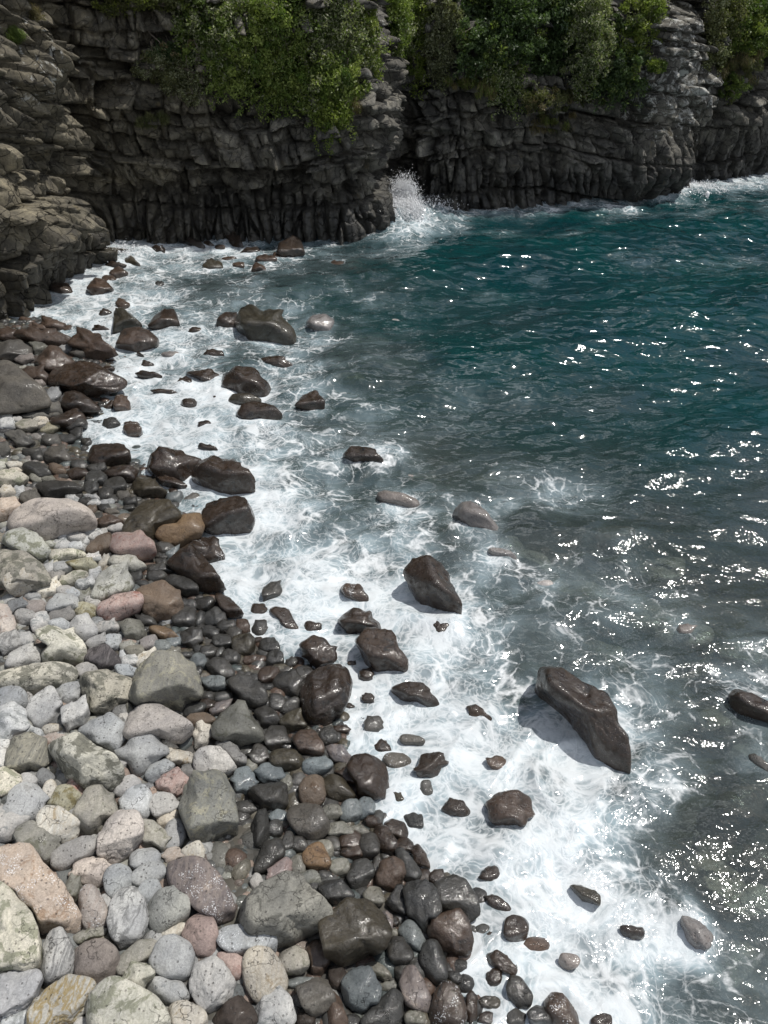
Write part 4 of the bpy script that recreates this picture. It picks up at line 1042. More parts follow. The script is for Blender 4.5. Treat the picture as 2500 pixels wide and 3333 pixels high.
def build_stone(i, s):
    A, c = poly_area_c(s['poly']); s['px'] = c; s['area'] = A
    rp = math.sqrt(A/math.pi); d = ray(*c)
    # how high the centre sits
    g0 = at_z(*c, 0.0); sea = shore_s(g0[0], g0[1]) < -.25
    s['sea'] = bool(sea)
    t = np.linalg.norm(g0-CAM)
    for _ in range(8):
        Pt = CAM+d*t; m = t*rp/FL; ch = m*(.72 if s['p'] < 10 else .85)
        zc = (max(0.0, terr(Pt[0], Pt[1])+ch*.1) if False else 0.0)+(ch*.5 if s['kind'] != 'S' else -ch*.9-.03)+s['lift'] if sea else float(terr(Pt[0], Pt[1]))+ch*.55+s['lift']
        t = t*.4+.6*(zc-CAM[2])/d[2]
    cen = CAM+d*t
    n = 5 if rp > 75 else (4 if rp > 26 else 3)
    D, F, rr = stone_dirs(n, s['p'], 1000+i)
    u = np.cross(d, [0, 0, 1.]); u /= np.linalg.norm(u); v = np.cross(u, d)      # image plane basis at the stone
    # polygon in metres on that plane
    pm = []
    for q in s['poly']:
        dq = ray(*q); k = t/(dq@d); w = CAM+dq*k-cen; pm.append([w@u, w@v])
    pm = np.array(pm); pc = np.zeros(2)
    r_ = rho(pm, pc, TH); r_ = np.where(r_ <= 0, np.median(r_[r_ > 0]), r_)
    r_ = r_*1.06+.006; r_ = circ_smooth(r_, 1 if s['p'] > 10 else (2 if s['p'] > 7.5 else 4))
    # ellipsoid frame on the ground matching the outline's second moments
    xs, ysn = r_*np.cos(TH), r_*np.sin(TH); I = np.cov(np.stack([xs, ysn]))*2
    ang = math.asin(min(.98, -d[2])); sn, cs = math.sin(ang), math.cos(ang)
    ev = np.sqrt(np.linalg.eigvalsh(I)); ch = min((.78 if s['p'] < 10 else .9)*ev.mean(), .8*math.sqrt(I[1, 1])/cs)
    M = np.array([[I[0, 0], I[0, 1]/sn], [I[0, 1]/sn, max((I[1, 1]-cs*cs*ch*ch)/sn/sn, (.5*ch)**2)]])
    w_, E = np.linalg.eigh(M); w_ = np.maximum(w_, (.35*ch)**2); Sq = E@np.diag(np.sqrt(w_))@E.T
    Pp = D*rr[:, None]
    e3_ = np.array([0, 0, 1.]); e2_ = np.cross(e3_, u); e2_ /= np.linalg.norm(e2_)
    W = (Pp[:, :2]@Sq.T)
    Wd = W[:, :1]*u+W[:, 1:]*e2_+Pp[:, 2:]*ch*e3_
    # match the outline
    a, b, cdep = Wd@u, Wd@v, Wd@d; th = np.arctan2(b, a); rad = np.hypot(a, b)
    k = ((th+np.pi)/(2*np.pi)*NTH).astype(int) % NTH; sg = np.zeros(NTH); np.maximum.at(sg, k, rad)
    if (sg <= 0).any(): sg = np.where(sg <= 0, np.median(sg), sg)
    sg = circ_smooth(sg, 2)
    f = np.interp(th, np.append(TH, np.pi), np.append(r_, r_[0]))/np.interp(th, np.append(TH, np.pi), np.append(sg, sg[0]))
    f = np.clip(f, .4, 2.2); a, b = a*f, b*f
    R = math.sqrt(abs(np.linalg.det(I)))**.5
    ns = i*7.3
    amp = .045 if s['p'] < 8 else .06
    q = (D*1.6)+ns
    dn = amp*fbm(q[:, 0], q[:, 1], q[:, 2], 300, 4)*R
    if s['p'] >= 8: dn += -.05*R*np.exp(-(fbm(q[:, 0]*.8, q[:, 1]*.8, q[:, 2]*.8, 340, 2)/.05)**2)
    Pw = a[:, None]*u+b[:, None]*v+cdep[:, None]*d
    nrm = Pw/np.linalg.norm(Pw, axis=1)[:, None]
    Pw = Pw+nrm*dn[:, None]
    if sea: Pw[:, 2] = np.where(Pw[:, 2] < 0, Pw[:, 2]*2.0, Pw[:, 2])
    base, sec, mot, word = COL[s['c']]
    if s['wet'] < .3: base, sec = {'n': ((.27, .29, .295), (.13, .14, .145)), 'd': ((.18, .18, .175), (.1, .1, .1)), 'o': ((.25, .24, .195), (.12, .12, .09))}.get(s['c'], (base, sec))
    rr2 = np.random.default_rng(i+5); j = rr2.uniform(.86, 1.2)*(1.22 if s['wet'] < .3 else 1); hue = rr2.uniform(-.04, .04)
    base = np.array(base); kk = .1 if (s['wet'] > .5 and s['c'] in 'kbiu') else .5; base = base*(1-kk)+kk*base.mean(); base = np.clip(base*j*np.array([1+hue, 1, 1-hue]), 0, .8)
    sec = np.array(sec)*j; fl = s['flags']; flk = .6 if 'n' in fl else 0.0; vein = 0.15 if s['c'] in 'dknub' else .3
    if 'l' in fl: mot = .7; sec = np.array([.14, .14, .115])
    if 's' in fl: mot = .45; sec = base*.5
    if 'v' in fl: vein = .9; sec = base*.35
    if 'y' in fl: vein = .9; sec = np.array([.26, .19, .07])
    if 'x' in fl: vein = .6; sec = np.array([.34, .32, .25])
    if s['kind'] == 'S': base = base*1.9
    nV = len(Pw); colA = np.tile(base, (nV, 1)); wetA = np.full(nV, s['wet'])
    zw = cen[2]+Pw[:, 2]
    if 'w' in fl:      # dry pale half, darker wet half: a tide line on the stone itself
        h = sstep(-.15, .05, Pw[:, 2]/R+.2*vnoise(D[:, 0]*3, D[:, 1]*3, D[:, 2]*3, 11)); colA = colA*(.45+.9*h[:, None]); wetA = .7*(1-h)
    if s['c'] == 'x':  # splashed block: wet dark foot under a dry top
        h = sstep(-.25, .2, Pw[:, 2]/R+.35*vnoise(D[:, 0]*2, D[:, 1]*2, D[:, 2]*2, 12)); colA = colA*(.5+.75*h[:, None]); wetA = .75*(1-h)+.1
    par = np.stack([wetA, np.full(nV, mot), np.full(nV, flk), np.full(nV, vein)], -1)
    me = new_mesh('stone_mesh', Pw, F, 3, attrs={'col': colA, 'col2': np.tile(sec, (nV, 1)), 'par': par})
    if s['kind'] == 'S': nm = 'sea_rock'; s['under'] = 1
    nm = 'sea_rock' if sea else ('boulder' if s['kind'] == 'B' else 'cobble')
    o = link(nm, me, STONE); o.location = cen
    s['obj'] = o; s['name'] = nm; s['word'] = word; s['R'] = R; s['cen'] = cen
    if sea and s['kind'] != 'S': WATER_ROCKS.append((cen[0], cen[1], r_.mean(), I))
    return s
SL = [build_stone(i, s) for i, s in enumerate(parse())]
# labels
heroes = [(s['hero'], s['px']) for s in SL if s['hero']]
used = {}
def direction(v):
    a = math.degrees(math.atan2(v[1], v[0]))
    for lo, hi, w in [(-22, 22, 'right of'), (22, 68, 'below and right of'), (68, 112, 'below'), (112, 158, 'below and left of'), (-68, -22, 'above and right of'), (-112, -68, 'above'), (-158, -112, 'above and left of')]:
        if lo <= a < hi: return w
    return 'left of'
def noun(s): return {'boulder': 'boulder', 'sea_rock': 'rock in the surf', 'cobble': 'cobble'}[s['name']]
for s in SL:
    if s['label']: used[s['label']] = s
for s in SL:
    if s['label']: continue
    rp = math.sqrt(s['area']/math.pi); asp = 0
    size = 'submerged' if s['kind'] == 'S' else 'small' if rp < 30 else ('medium' if rp < 55 else 'large')
    shp = 'angular' if s['p'] > 9 else ('rough' if s['p'] > 7.5 else ('oval' if s['p'] < 5.5 else 'rounded'))
    wt = 'wet' if s['wet'] > .55 else 'dry' if s['wet'] < .15 else 'damp'
    nn = {'boulder': 'boulder', 'sea_rock': 'rock', 'cobble': 'cobble'}[s['name']]
    near = sorted([(np.linalg.norm(s['px']-p), h, p) for h, p in heroes], key=lambda q: q[0])[:5]
    if s['name'] == 'sea_rock': wt = 'wet'
    if s['kind'] == 'S': wt = 'drowned'
    opts = []
    for _, h, p in near[:2]:
        for ad in ([size, s['word'], shp], [size, s['word'], wt, shp]): opts.append(' '.join(ad+[nn, direction(s['px']-p), h]))
    for a in range(4):
        for b in range(a+1, 5):
            pa, pb = near[a][2]-s['px'], near[b][2]-s['px']
            cosv = (pa@pb)/(np.linalg.norm(pa)*np.linalg.norm(pb)+1e-6)
            if cosv < -.3: opts.append(' '.join([size, s['word'], nn, 'between', near[a][1], 'and', near[b][1]]))
            else: opts.append(' '.join([size, s['word'], nn, direction(-pa), near[a][1]]+['and', direction(-pb), near[b][1]]))
    for e in ('just', 'further'):
        opts.append(' '.join([size, s['word'], wt, shp, nn, e, direction(s['px']-near[0][2]), near[0][1]]))
    pick = None
    for o_ in opts:
        if o_ not in used and len(o_.split()) <= 16: pick = o_; break
    if pick is None: print('NO UNIQUE LABEL', opts[0]); pick = opts[0]
    used[pick] = s; s['label'] = pick
GRP = {'cobble': 'cobbles of the beach', 'boulder': 'boulders among the beach cobbles', 'sea_rock': 'rocks standing in the surf'}
for s in SL: tag(s['obj'], s['label'], {'cobble': 'cobble', 'boulder': 'boulder', 'sea_rock': 'sea rock'}[s['name']], GRP[s['name']])
for s in SL:
    if len(s['label'].split()) > 16: print('LONG', s['label'])
print('stones', {k: sum(1 for s in SL if s['name'] == k) for k in GRP})

# ------------------------------------------------------------------ pebble fill (nobody could count it)
def pebbles():
    V0, F0 = ico(2); n = 17000
    out = []; r = np.random.default_rng(3)
    # sample in world, denser near the viewer
    yy = 1.0+22*r.random(60000)**1.35; xx = -14+r.random(60000)*16.5
    s_ = shore_s(xx, yy); px, py, dd = project(np.stack([xx, yy, np.full(len(xx), .5)], -1))
    ok = (s_ > -.9) & (px > -250) & (px < IW+100) & (py < IH+300)
    xx, yy, s_, dd, px = xx[ok][:n], yy[ok][:n], s_[ok][:n], dd[ok][:n], px[ok][:n]
    r2 = np.random.default_rng(4); yo = -3+27*r2.random(26000); xo = -24+24*r2.random(26000); so = shore_s(xo, yo); po, qo, do = project(np.stack([xo, yo, np.full(len(xo), .5)], -1))
    ko = (so > 0) & ((po < -60) | (qo > IH+60) | (yo < .5)); xo, yo, so, do = xo[ko][:7500], yo[ko][:7500], so[ko][:7500], do[ko][:7500]
    big = np.concatenate([np.ones(len(xx)), np.full(len(xo), 2.3)])
    xx, yy, s_, dd = np.concatenate([xx, xo]), np.concatenate([yy, yo]), np.concatenate([s_, so]), np.concatenate([dd, do])
    n = len(xx); rad = big*np.clip(.055*np.exp(r.normal(size=n)*.42), .028, .13)
    zz = terr(xx, yy)+rad*.1-.03
    ax = rad[:, None]*np.stack([r.uniform(.9, 1.5, n), r.uniform(.7, 1.1, n), r.uniform(.5, .85, n)], -1)
    yaw = r.random(n)*6.28; c, s = np.cos(yaw), np.sin(yaw)
    L_ = V0[None]*ax[:, None]*(1+.13*vnoise(V0[None, :, 0]*1.3+np.arange(n)[:, None]*3.1, V0[None, :, 1]*1.3, V0[None, :, 2]*1.3, 8))[..., None]
    X_ = L_[..., 0]*c[:, None]-L_[..., 1]*s[:, None]+xx[:, None]; Y_ = L_[..., 0]*s[:, None]+L_[..., 1]*c[:, None]+yy[:, None]; Z_ = L_[..., 2]+zz[:, None]
    wet = sstep(2.6, 1.0, s_+r.normal(size=n)*.35)
    cols = np.array([(.27, .275, .27), (.35, .355, .35), (.29, .27, .22), (.33, .26, .22), (.19, .2, .2), (.3, .3, .27), (.14, .15, .15)])[r.integers(0, 7, n)]
    wc = np.array([(.05, .05, .047), (.035, .034, .032), (.075, .065, .045), (.06, .075, .075), (.085, .055, .04)])[r.integers(0, 5, n)]
    col = cols*(1-wet[:, None])+wc*wet[:, None]
    nv = len(V0); F = (F0[None]+np.arange(n)[:, None, None]*nv).reshape(-1, 3)
    rep = lambda a: np.repeat(a, nv, 0)
    par = np.stack([wet*.75, np.full(n, .3), np.zeros(n), np.full(n, .15)], -1)
    me = new_mesh('pebbles', np.stack([X_, Y_, Z_], -1).reshape(-1, 3), F, 3, attrs={'col': rep(col), 'col2': rep(col*.5), 'par': rep(par)})
    tag(link('pebbles', me, STONE), 'small pebbles filling the gaps between the cobbles and boulders', 'pebbles', kind='stuff')
pebbles()

# ------------------------------------------------------------------ sea
FOAM = """220 540 .95 300 540 .9 400 530 .8 520 545 .75 620 560 .5 700 560 .35 760 530 .4 150 620 .95 250 640 .85 300 600 .7 450 620 .45 600 620 .4 700 600 .25 800 600 .05
90 670 .9 200 680 .85 300 660 .75 400 690 .6 550 650 .45 650 680 .5 750 700 .35 830 690 .2 270 790 .9 380 740 .75 480 760 .7 600 760 .65 680 740 .5 760 770 .2
300 850 .9 420 860 .85 560 800 .5 650 820 .6 720 850 .55 800 830 .2 900 840 .3 1000 870 .3 1100 880 .1 250 940 .95 350 920 .95 450 940 .9 560 950 .8 700 910 .45 800 900 .4 900 920 .35 1000 950 .15
580 1030 .95 680 1000 .6 760 990 .4 830 980 .6 900 1020 .35 1000 1050 .2 1190 1070 .5 1240 1085 .6 1100 1050 .3 600 1120 1 700 1100 .75 800 1130 .6 880 1110 .6 950 1080 .5 1090 1100 .6 1150 1130 .25 1200 1160 .3
550 1200 1 650 1220 .98 750 1200 .75 850 1200 .7 1000 1200 .55 1080 1230 .7 1150 1250 .6 1200 1200 .3 1300 1200 .25 1340 1180 .35 1420 1270 .35
620 1300 1 720 1300 1 830 1300 .98 930 1350 .9 1050 1330 .65 1150 1330 .4 1250 1320 .25 1330 1290 .35 1400 1340 .25 1500 1350 .3
750 1420 1 900 1400 .9 960 1420 .75 1050 1430 .6 1120 1400 .4 1200 1420 .35 1300 1380 .2 1400 1440 .55 1450 1480 .5 1590 1480 .7 1650 1470 .6
800 1530 1 950 1520 .9 1050 1530 .85 1130 1520 .7 1380 1560 .6 1450 1540 .5 1500 1600 .25 1560 1560 .2 1620 1580 .3 850 1620 1 1000 1600 1 1120 1600 .9 1200 1620 .8 1400 1650 .6 1450 1700 .8 1500 1680 .5 1560 1700 .2
830 1720 1 950 1700 1 1100 1680 .95 1250 1700 .85 1350 1730 .7 1430 1740 .7 1490 1760 .3 1580 1750 .2 1640 1740 .25 950 1820 1 1100 1820 1 1200 1820 .9 1320 1830 .75 1400 1840 .65 1480 1850 .4 1560 1850 .3 1640 1850 .3
1080 1920 1 1180 1930 .95 1300 1950 .9 1400 1930 .8 1460 1940 .6 1540 1950 .35 1630 1950 .35 1080 2020 1 1200 2020 .92 1300 2020 .85 1420 2020 .9 1470 2040 .85 1580 2080 .45 1640 2050 .35
1150 2130 1 1250 2140 .92 1350 2140 .85 1450 2140 .7 1550 2160 .6 1640 2170 .5 1500 1150 .05 1600 1250 .1 1600 1050 .02 1400 1000 .02 1300 1000 .05 1200 950 .02 1500 900 0 1600 700 0 1400 700 0 1000 700 .02 1000 560 .05 900 600 .1 1200 550 .03 1400 500 .05 1600 500 .1
700 520 .5 800 510 .5 850 480 .98 880 500 .9 900 450 .9 950 470 .6 1000 458 .8 1100 452 .78 1200 444 .75 1300 438 .75 1400 425 .8 1050 480 .25 1150 475 .2 1250 465 .2 1440 410 .95 1500 400 .9 1560 395 .8 1640 385 .85 1200 480 .05 1000 520 .1 1450 450 .15 1550 430 .25 1640 420 .3
1600 800 0 1200 800 .02 1100 700 0 1300 620 .02 940 760 .05 1650 960 0 1650 1150 .03 1900 700 .02 1900 1500 .2 1900 450 .1 1900 370 .7 900 2400 1 1300 2500 .9 1700 2500 .5"""
DEEP = """1100 600 1 1400 550 1 1600 500 1 1300 750 1 1500 950 .9 1600 900 1 900 700 .85 1000 800 .9 1100 1000 .55 1300 1000 .6 1600 1100 .55 1250 1200 .2 1500 1300 .12 1600 1500 .1 700 600 .6 400 620 .45 500 760 .4 700 950 .35 600 1100 .3 1000 1200 .25 1500 1900 .15 1300 1900 .3
1450 650 1 1640 600 1 800 450 .8 1000 500 1 1300 470 1 1640 420 1 850 850 .6 900 1000 .35 700 720 .6 1650 1300 .2 1100 1450 .3 1200 1600 .3 1000 1800 .4 1600 2100 .12 200 600 .5 760 800 .6 1200 900 .8 1400 1150 .3"""
def field(txt, X, Y, pw=3.2):
    a = np.array(txt.split(), float).reshape(-1, 3); W = wpts(a[:, :2]); num = 0; den = 0
    for (x, y), v in zip(W, a[:, 2]):
        d2 = ((X-x)**2+(Y-y)**2)/(np.hypot(x, y)**2+20); w = 1/(d2+2e-5)**(pw/2); num = num+w*v; den = den+w
    return num/den
def sea():
    ys = [-14.]; 
    while ys[-1] < 64:
        y = ys[-1]; ys.append(y+(.3 if y < .5 else .028+.0028*max(y, 0)))
    ys = np.array(ys+[70, 90, 150, 400, 1500, 6000]); nu = 900
    u = np.linspace(0, 1, nu)
    Y = np.repeat(ys[:, None], nu, 1)
    x0 = -4-.52*np.maximum(Y, 0)-5*sstep(5, -2, Y); x1 = 7+.62*np.maximum(Y, 0)
    x0 = np.where(Y > 65, -Y*2, x0); x1 = np.where(Y > 65, Y*3, x1)
    X = x0+(x1-x0)*u[None, :]
    foam = np.clip(field(FOAM, X, Y), 0, 1); deep = np.clip(field(DEEP, X, Y, 2.6), 0, 1)
    wx, wy = X+.9*vnoise(X*.45, Y*.45, 0, 201), Y+.9*vnoise(X*.45, Y*.45, 5, 202)
    foam = np.clip(foam+.22*vnoise(wx*.55, wy*.55, 0, 203)*sstep(0, .15, foam), 0, 1)
    for x, y, r, I in WATER_ROCKS:
        m = (abs(X-x) < r*2.6+.5) & (abs(Y-y) < r*3+.5)
        if not m.any(): continue
        d = np.hypot(X[m]-x, (Y[m]-y)*.9)-r; f = foam[m]
        foam[m] = np.clip(f+.30*np.exp(-(np.maximum(d, 0)/(.14+.2*r))**2)*(.35+f), 0, 1)
    # ring of wash along the cliff foot
    s = shore_s(X, Y)
    ro = math.radians(24); a = X*math.cos(ro)+Y*math.sin(ro); b = -X*math.sin(ro)+Y*math.cos(ro)
    z = .17*np.sin(b*.95+1.1*vnoise(X*.25, Y*.25, 0, 210))*sstep(.9, .2, foam)*sstep(6, 14, Y)
    z = z+.13*fbm(a*.45, b*.8, 0, 211, 3)+.03*fbm(a*2.2, b*3.6, 0, 214, 3)*(1-.4*foam)
    cz = 0
    for k, (sc_, am, an) in enumerate(((.8, .085, .35), (1.7, .034, -.1), (3.2, .012, .6))):
        a_ = X*math.cos(an)+Y*math.sin(an); b_ = -X*math.sin(an)+Y*math.cos(an)
        n_ = vnoise(a_*sc_*.55+.3*vnoise(X*.7, Y*.7, 0, 240), b_*sc_*1.1, 0, 241+k); cz = cz+am*(1-np.abs(n_)*2.6)
    z = z+cz*sstep(.75, .1, foam)*(.45+.55*sstep(5, 14, Y))*(.8+.3*sstep(.1, .6, X/(Y+2)))
    rg = 1-np.abs(vnoise(wx*1.1, wy*1.1, 0, 220))*3.2
    z = z+foam*(.07*np.clip(rg, 0, 1)**2+.07*vnoise(wx*1.6, wy*1.6, 0, 222)+.03*0)
    z = z*sstep(1.2, -1.0, s)*.95+.02-.06*sstep(0, .8, s)
    for mx_, my_, mh, mr_ in ((858, 486, .55, 1.0), (910, 470, .35, 1.2), (835, 510, .2, 1.2), (1450, 410, .2, 2.), (220, 545, .2, 1.2)):
        q_ = at_z(mx_*K, my_*K); z = z+mh*np.exp(-((X-q_[0])**2+(Y-q_[1])**2)/mr_**2)*(1+.5*vnoise(X*3, Y*3, 0, 230))
    z[-6:] = 0
    chop = sstep(1000, 2400, project(np.stack([X, Y, 0*X], -1).reshape(-1, 3))[0].reshape(X.shape))*0+sstep(.12, .4, X/(Y+1.5))*sstep(26, 9, Y)
    par = np.stack([foam, deep, chop], -1).reshape(-1, 3)
    # only the wash that reaches past the shoreline is kept on land side
    F = grid_up(*X.shape); keep = (s > 1.2).reshape(-1); F = F[~keep[F].all(1)]
    me = new_mesh('sea', np.stack([X, Y, z], -1).reshape(-1, 3), F, 4, attrs={'par': par})
    tag(link('sea', me, SEA), 'teal sea turning to white lacy foam where it washes over the cobbles', 'sea', kind='structure')
sea()

# ------------------------------------------------------------------ plants on the cliff
G = {'bright': ((.21, .245, .07), (.075, .12, .025)), 'mid': ((.16, .20, .05), (.045, .075, .018)), 'dark': ((.075, .11, .04), (.03, .05, .02)), 'pale': ((.26, .27, .17), (.08, .10, .035)),
     'olive': ((.115, .115, .05), (.06, .07, .025)), 'dry': ((.19, .15, .08), (.10, .09, .04)), 'yellow': ((.19, .22, .05), (.07, .11, .018))}
def tube(path, r0, r1, k=5):
    path = np.array(path); n = len(path); V = []; F = []
    for i, p in enumerate(path):
        t = path[min(i+1, n-1)]-path[max(i-1, 0)]; t /= np.linalg.norm(t)+1e-9
        a = np.cross(t, [0.31, .2, .93]); a /= np.linalg.norm(a); b = np.cross(t, a); r = r0+(r1-r0)*i/(n-1)
        for j in range(k): V.append(p+r*(a*math.cos(6.283*j/k)+b*math.sin(6.283*j/k)))
    for i in range(n-1):
        for j in range(k): F.append([i*k+j, i*k+(j+1) % k, (i+1)*k+(j+1) % k, (i+1)*k+j])
    return V, F
def plant(name, blobs, tint, n, leaf, label, cat, group, mixp=0.0, mixc='pale', droop=0.0, stems=7, grass=False):
    """blobs: (x, y, half width px, half height px) on the photo; each becomes a leafy mass grown out of the cliff there"""
    r = np.random.default_rng(abs(hash_(label)) % 2**31)
    LV, LC, roots = [], [], []; w = np.array([b[2]*b[3] for b in blobs], float); w /= w.sum()
    for (x, y, a, b), ww in zip(blobs, w):
        if not grass: a, b = a*1.12, b*.92
        P0, N0 = on_cliff(x, y); dd = np.linalg.norm(P0-CAM); A_, B_ = a*K*dd/FL, b*K*dd/FL; Dp = min(A_, B_)*.75+.15
        m = max(60, int(n*ww*1.45)); tan = np.array([-N0[1], N0[0], 0]); nrm = np.array([N0[0], N0[1], 0]); up = np.array([0, 0, 1.])
        # sub-clumps
        nc = max(6, int(m/120)); q = r.normal(size=(nc, 3)); q /= np.linalg.norm(q, axis=1)[:, None]; q *= r.random(nc)[:, None]**.5*r.uniform(.8, 1.25, (nc, 1))
        cl = q[:, :1]*A_*tan+(np.abs(q[:, 1:2])*Dp-.05)*nrm+q[:, 2:]*B_*up
        cr = r.uniform(.13, .30, nc)*max(.75, min(1.7, (A_+B_)/1.6))
        k = r.integers(0, nc, m); o = r.normal(size=(m, 3)); o /= np.linalg.norm(o, axis=1)[:, None]; o *= (r.random(m)**.45)[:, None]
        pos = P0+cl[k]+o*cr[k][:, None]*np.array([1, 1, .8+droop]); pos[:, 2] -= droop*.3*r.random(m)**2
        L_, Wd = leaf*1.2*r.uniform(.6, 1.35, m), leaf*1.2*r.uniform(.35, .6, m)
        d1 = r.normal(size=(m, 3)); 
        if grass: d1 = d1*.45+np.array([0, 0, -.7])+nrm*.5; L_ = L_*2.6; Wd = Wd*.4
        d1 /= np.linalg.norm(d1, axis=1)[:, None]
        d2 = np.cross(d1, r.normal(size=(m, 3))+np.array([0, 0, 1.])); d2 /= np.linalg.norm(d2, axis=1)[:, None]
        q4 = np.stack([pos-d1*L_[:, None]/2, pos+d2*Wd[:, None]/2, pos+d1*L_[:, None]/2, pos-d2*Wd[:, None]/2], 1)
        c1, c2 = np.array(G[tint][0])*1.3, np.array(G[tint][1])*1.2
        tr_ = r.integers(0, nc, m//7)                       # leaves strung along trailing runners
        ka = r.integers(0, 16, m//7); a0 = r.uniform(-1, 1, 16)*A_; h0 = -B_*np.sqrt(np.clip(1-(a0/A_)**2, 0, 1))*r.uniform(.2, .9, 16); ln = r.uniform(.15, .8, 16)
        tt = r.random(m//7); wob = r.normal(size=16)*.25
        if not grass and B_ > .5: pos[:m//7] = P0+(a0[ka]+wob[ka]*tt+.1*np.sin(tt*9+ka))[:, None]*tan+(Dp*.5+.12*tt)[:, None]*nrm+(h0[ka]-ln[ka]*tt)[:, None]*up+r.normal(size=(m//7, 3))*.045
        q4 = np.stack([pos-d1*L_[:, None]/2, pos+d2*Wd[:, None]/2, pos+d1*L_[:, None]/2, pos-d2*Wd[:, None]/2], 1)
        ct = r.random(nc)[k]; col = c1*ct[:, None]+c2*(1-ct[:, None]); fm = (r.random(nc)[k] < mixp*1.6) & (r.random(m) < .62)
        col = np.where(fm[:, None], np.array(G[mixc][0])*r.uniform(.7, 1.3, (m, 1)), col)*r.uniform(.7, 1.3, (m, 1))
        LV.append(q4.reshape(-1, 3)); LC.append(np.repeat(col, 4, 0)); roots.append((P0, cl+P0, nrm))
    V_ = np.concatenate(LV); base = roots[0][0]
    if grass:
        me = new_mesh('grass', V_-base, np.arange(len(V_)).reshape(-1, 4), 4, smooth=False, attrs={'col': np.concatenate(LC)})
        o = link(name, me, LEAF); o.location = base; tag(o, label, cat, 'grass tufts on the cliff'); return
    e = bpy.data.objects.new(name, None); C.objects.link(e); e.location = base; tag(e, label, cat, group)
    me = new_mesh('foliage', V_-base, np.arange(len(V_)).reshape(-1, 4), 4, smooth=False, attrs={'col': np.concatenate(LC)})
    link('foliage', me, LEAF, e)
    SV, SF = [], []
    for P0, cs_, nrm in roots:
        for c_ in cs_[:stems]:
            st = P0+np.array([r.normal()*.1, r.normal()*.1, r.normal()*.25])-nrm*.3; md = (st+c_)/2+r.normal(size=3)*.12+nrm*.12
            v, f = tube([st, (st+md)/2+r.normal(size=3)*.04, md, (md+c_)/2+r.normal(size=3)*.05, c_, c_+r.normal(size=3)*.15], .022, .006)
            SF += [[i+len(SV) for i in g] for g in f]; SV += v
        for _ in range(0 if grass else 3):      # hanging runners
            c_ = cs_[r.integers(0, len(cs_))]; p = [c_]
            for k in range(6): p.append(p[-1]+np.array([r.normal()*.05, r.normal()*.04, -.12*r.uniform(.5, 1.3)]))
            v, f = tube(p, .008, .004, 3)
            SF3 = f; SF += [[i+len(SV) for i in g] for g in SF3]; SV += v
    link('stems', new_mesh('stems', np.array(SV)-base, SF, 4), BARK, e)
def hash_(s):
    h = 7
    for ch in s: h = (h*31+ord(ch)) & 0xffffffff
    return h
GS = 'shrubs hanging over the cliff'
plant('shrub', [(450, 35, 50, 50), (430, 90, 30, 40), (500, 70, 40, 60)], 'mid', 14000, .085, 'green shrub with pale blossom at the left end of the big hanging thicket', 'shrub', GS, .35)
plant('shrub', [(520, 140, 45, 50), (480, 130, 30, 30), (560, 90, 40, 50)], 'bright', 14000, .085, 'bright green shrub hanging lowest at the middle left of the thicket', 'shrub', GS, .05)
plant('shrub', [(600, 60, 60, 60), (620, 130, 50, 50), (590, 180, 40, 40)], 'bright', 20000, .085, 'dense bright green shrub in the centre of the big hanging thicket', 'shrub', GS, .06)
plant('shrub', [(690, 40, 60, 50), (740, 80, 50, 45), (700, 110, 45, 45)], 'mid', 18000, .085, 'shrub covered in pale blossom in the right part of the thicket', 'shrub', GS, .75, droop=.3)
plant('shrub', [(690, 180, 55, 45), (650, 205, 45, 30), (740, 160, 45, 50)], 'bright', 16000, .085, 'leafy green shrub spilling below the blossom covered one', 'shrub', GS, .12, droop=.3)
plant('shrub', [(780, 60, 30, 55), (785, 125, 25, 50)], 'yellow', 9000, .08, 'yellow green creeper column at the right edge of the thicket', 'creeper', GS, .1)
plant('shrub', [(715, 235, 35, 35), (740, 215, 30, 30)], 'yellow', 6000, .07, 'yellow green tuft at the lowest tip of the thicket', 'shrub', GS, .0, droop=.5)
plant('grass_tuft', [(760, 230, 18, 20)], 'dry', 1500, .07, 'dry straw brown grass beside the lowest tip of the thicket', 'grass tuft', None, grass=True)
plant('shrub', [(360, 150, 55, 28), (385, 180, 45, 25), (330, 125, 35, 20), (410, 205, 20, 18)], 'olive', 12000, .06, 'grey olive shrub hanging alone on the bare rock left of the thicket', 'shrub', GS, .45, droop=.3, stems=12)
plant('shrub', [(385, 110, 40, 25)], 'dark', 3500, .07, 'thin brown leaved shrub just above the lone grey olive one', 'shrub', GS, .1, 'dry')
plant('shrub', [(270, 5, 60, 18), (350, -5, 60, 20), (240, 18, 20, 10)], 'olive', 6000, .07, 'sparse shrub at the top edge over the left rock wall', 'shrub', GS, .3, 'yellow')
plant('grass_tuft', [(30, 85, 15, 10)], 'mid', 900, .06, 'small green tuft on a ledge at the far left of the cliff', 'grass tuft', None, grass=True)
plant('grass_tuft', [(72, 30, 14, 12)], 'dry', 700, .05, 'small straw coloured tuft high on the left wall', 'grass tuft', None, grass=True)
plant('grass_tuft', [(310, 255, 22, 8), (350, 250, 14, 8)], 'olive', 900, .06, 'olive grass growing along a ledge under the lone grey olive shrub', 'grass tuft', None, grass=True)
plant('shrub', [(850, 40, 35, 50), (870, 110, 25, 35)], 'mid', 8000, .08, 'dark green shrub in the gap above the sea cleft', 'shrub', GS, .1)
plant('creeper', [(905, 30, 25, 50), (900, 90, 22, 45), (910, 150, 14, 30)], 'yellow', 8000, .08, 'yellow green creeper hanging down beside the tall bare pillar', 'creeper', GS, .15)
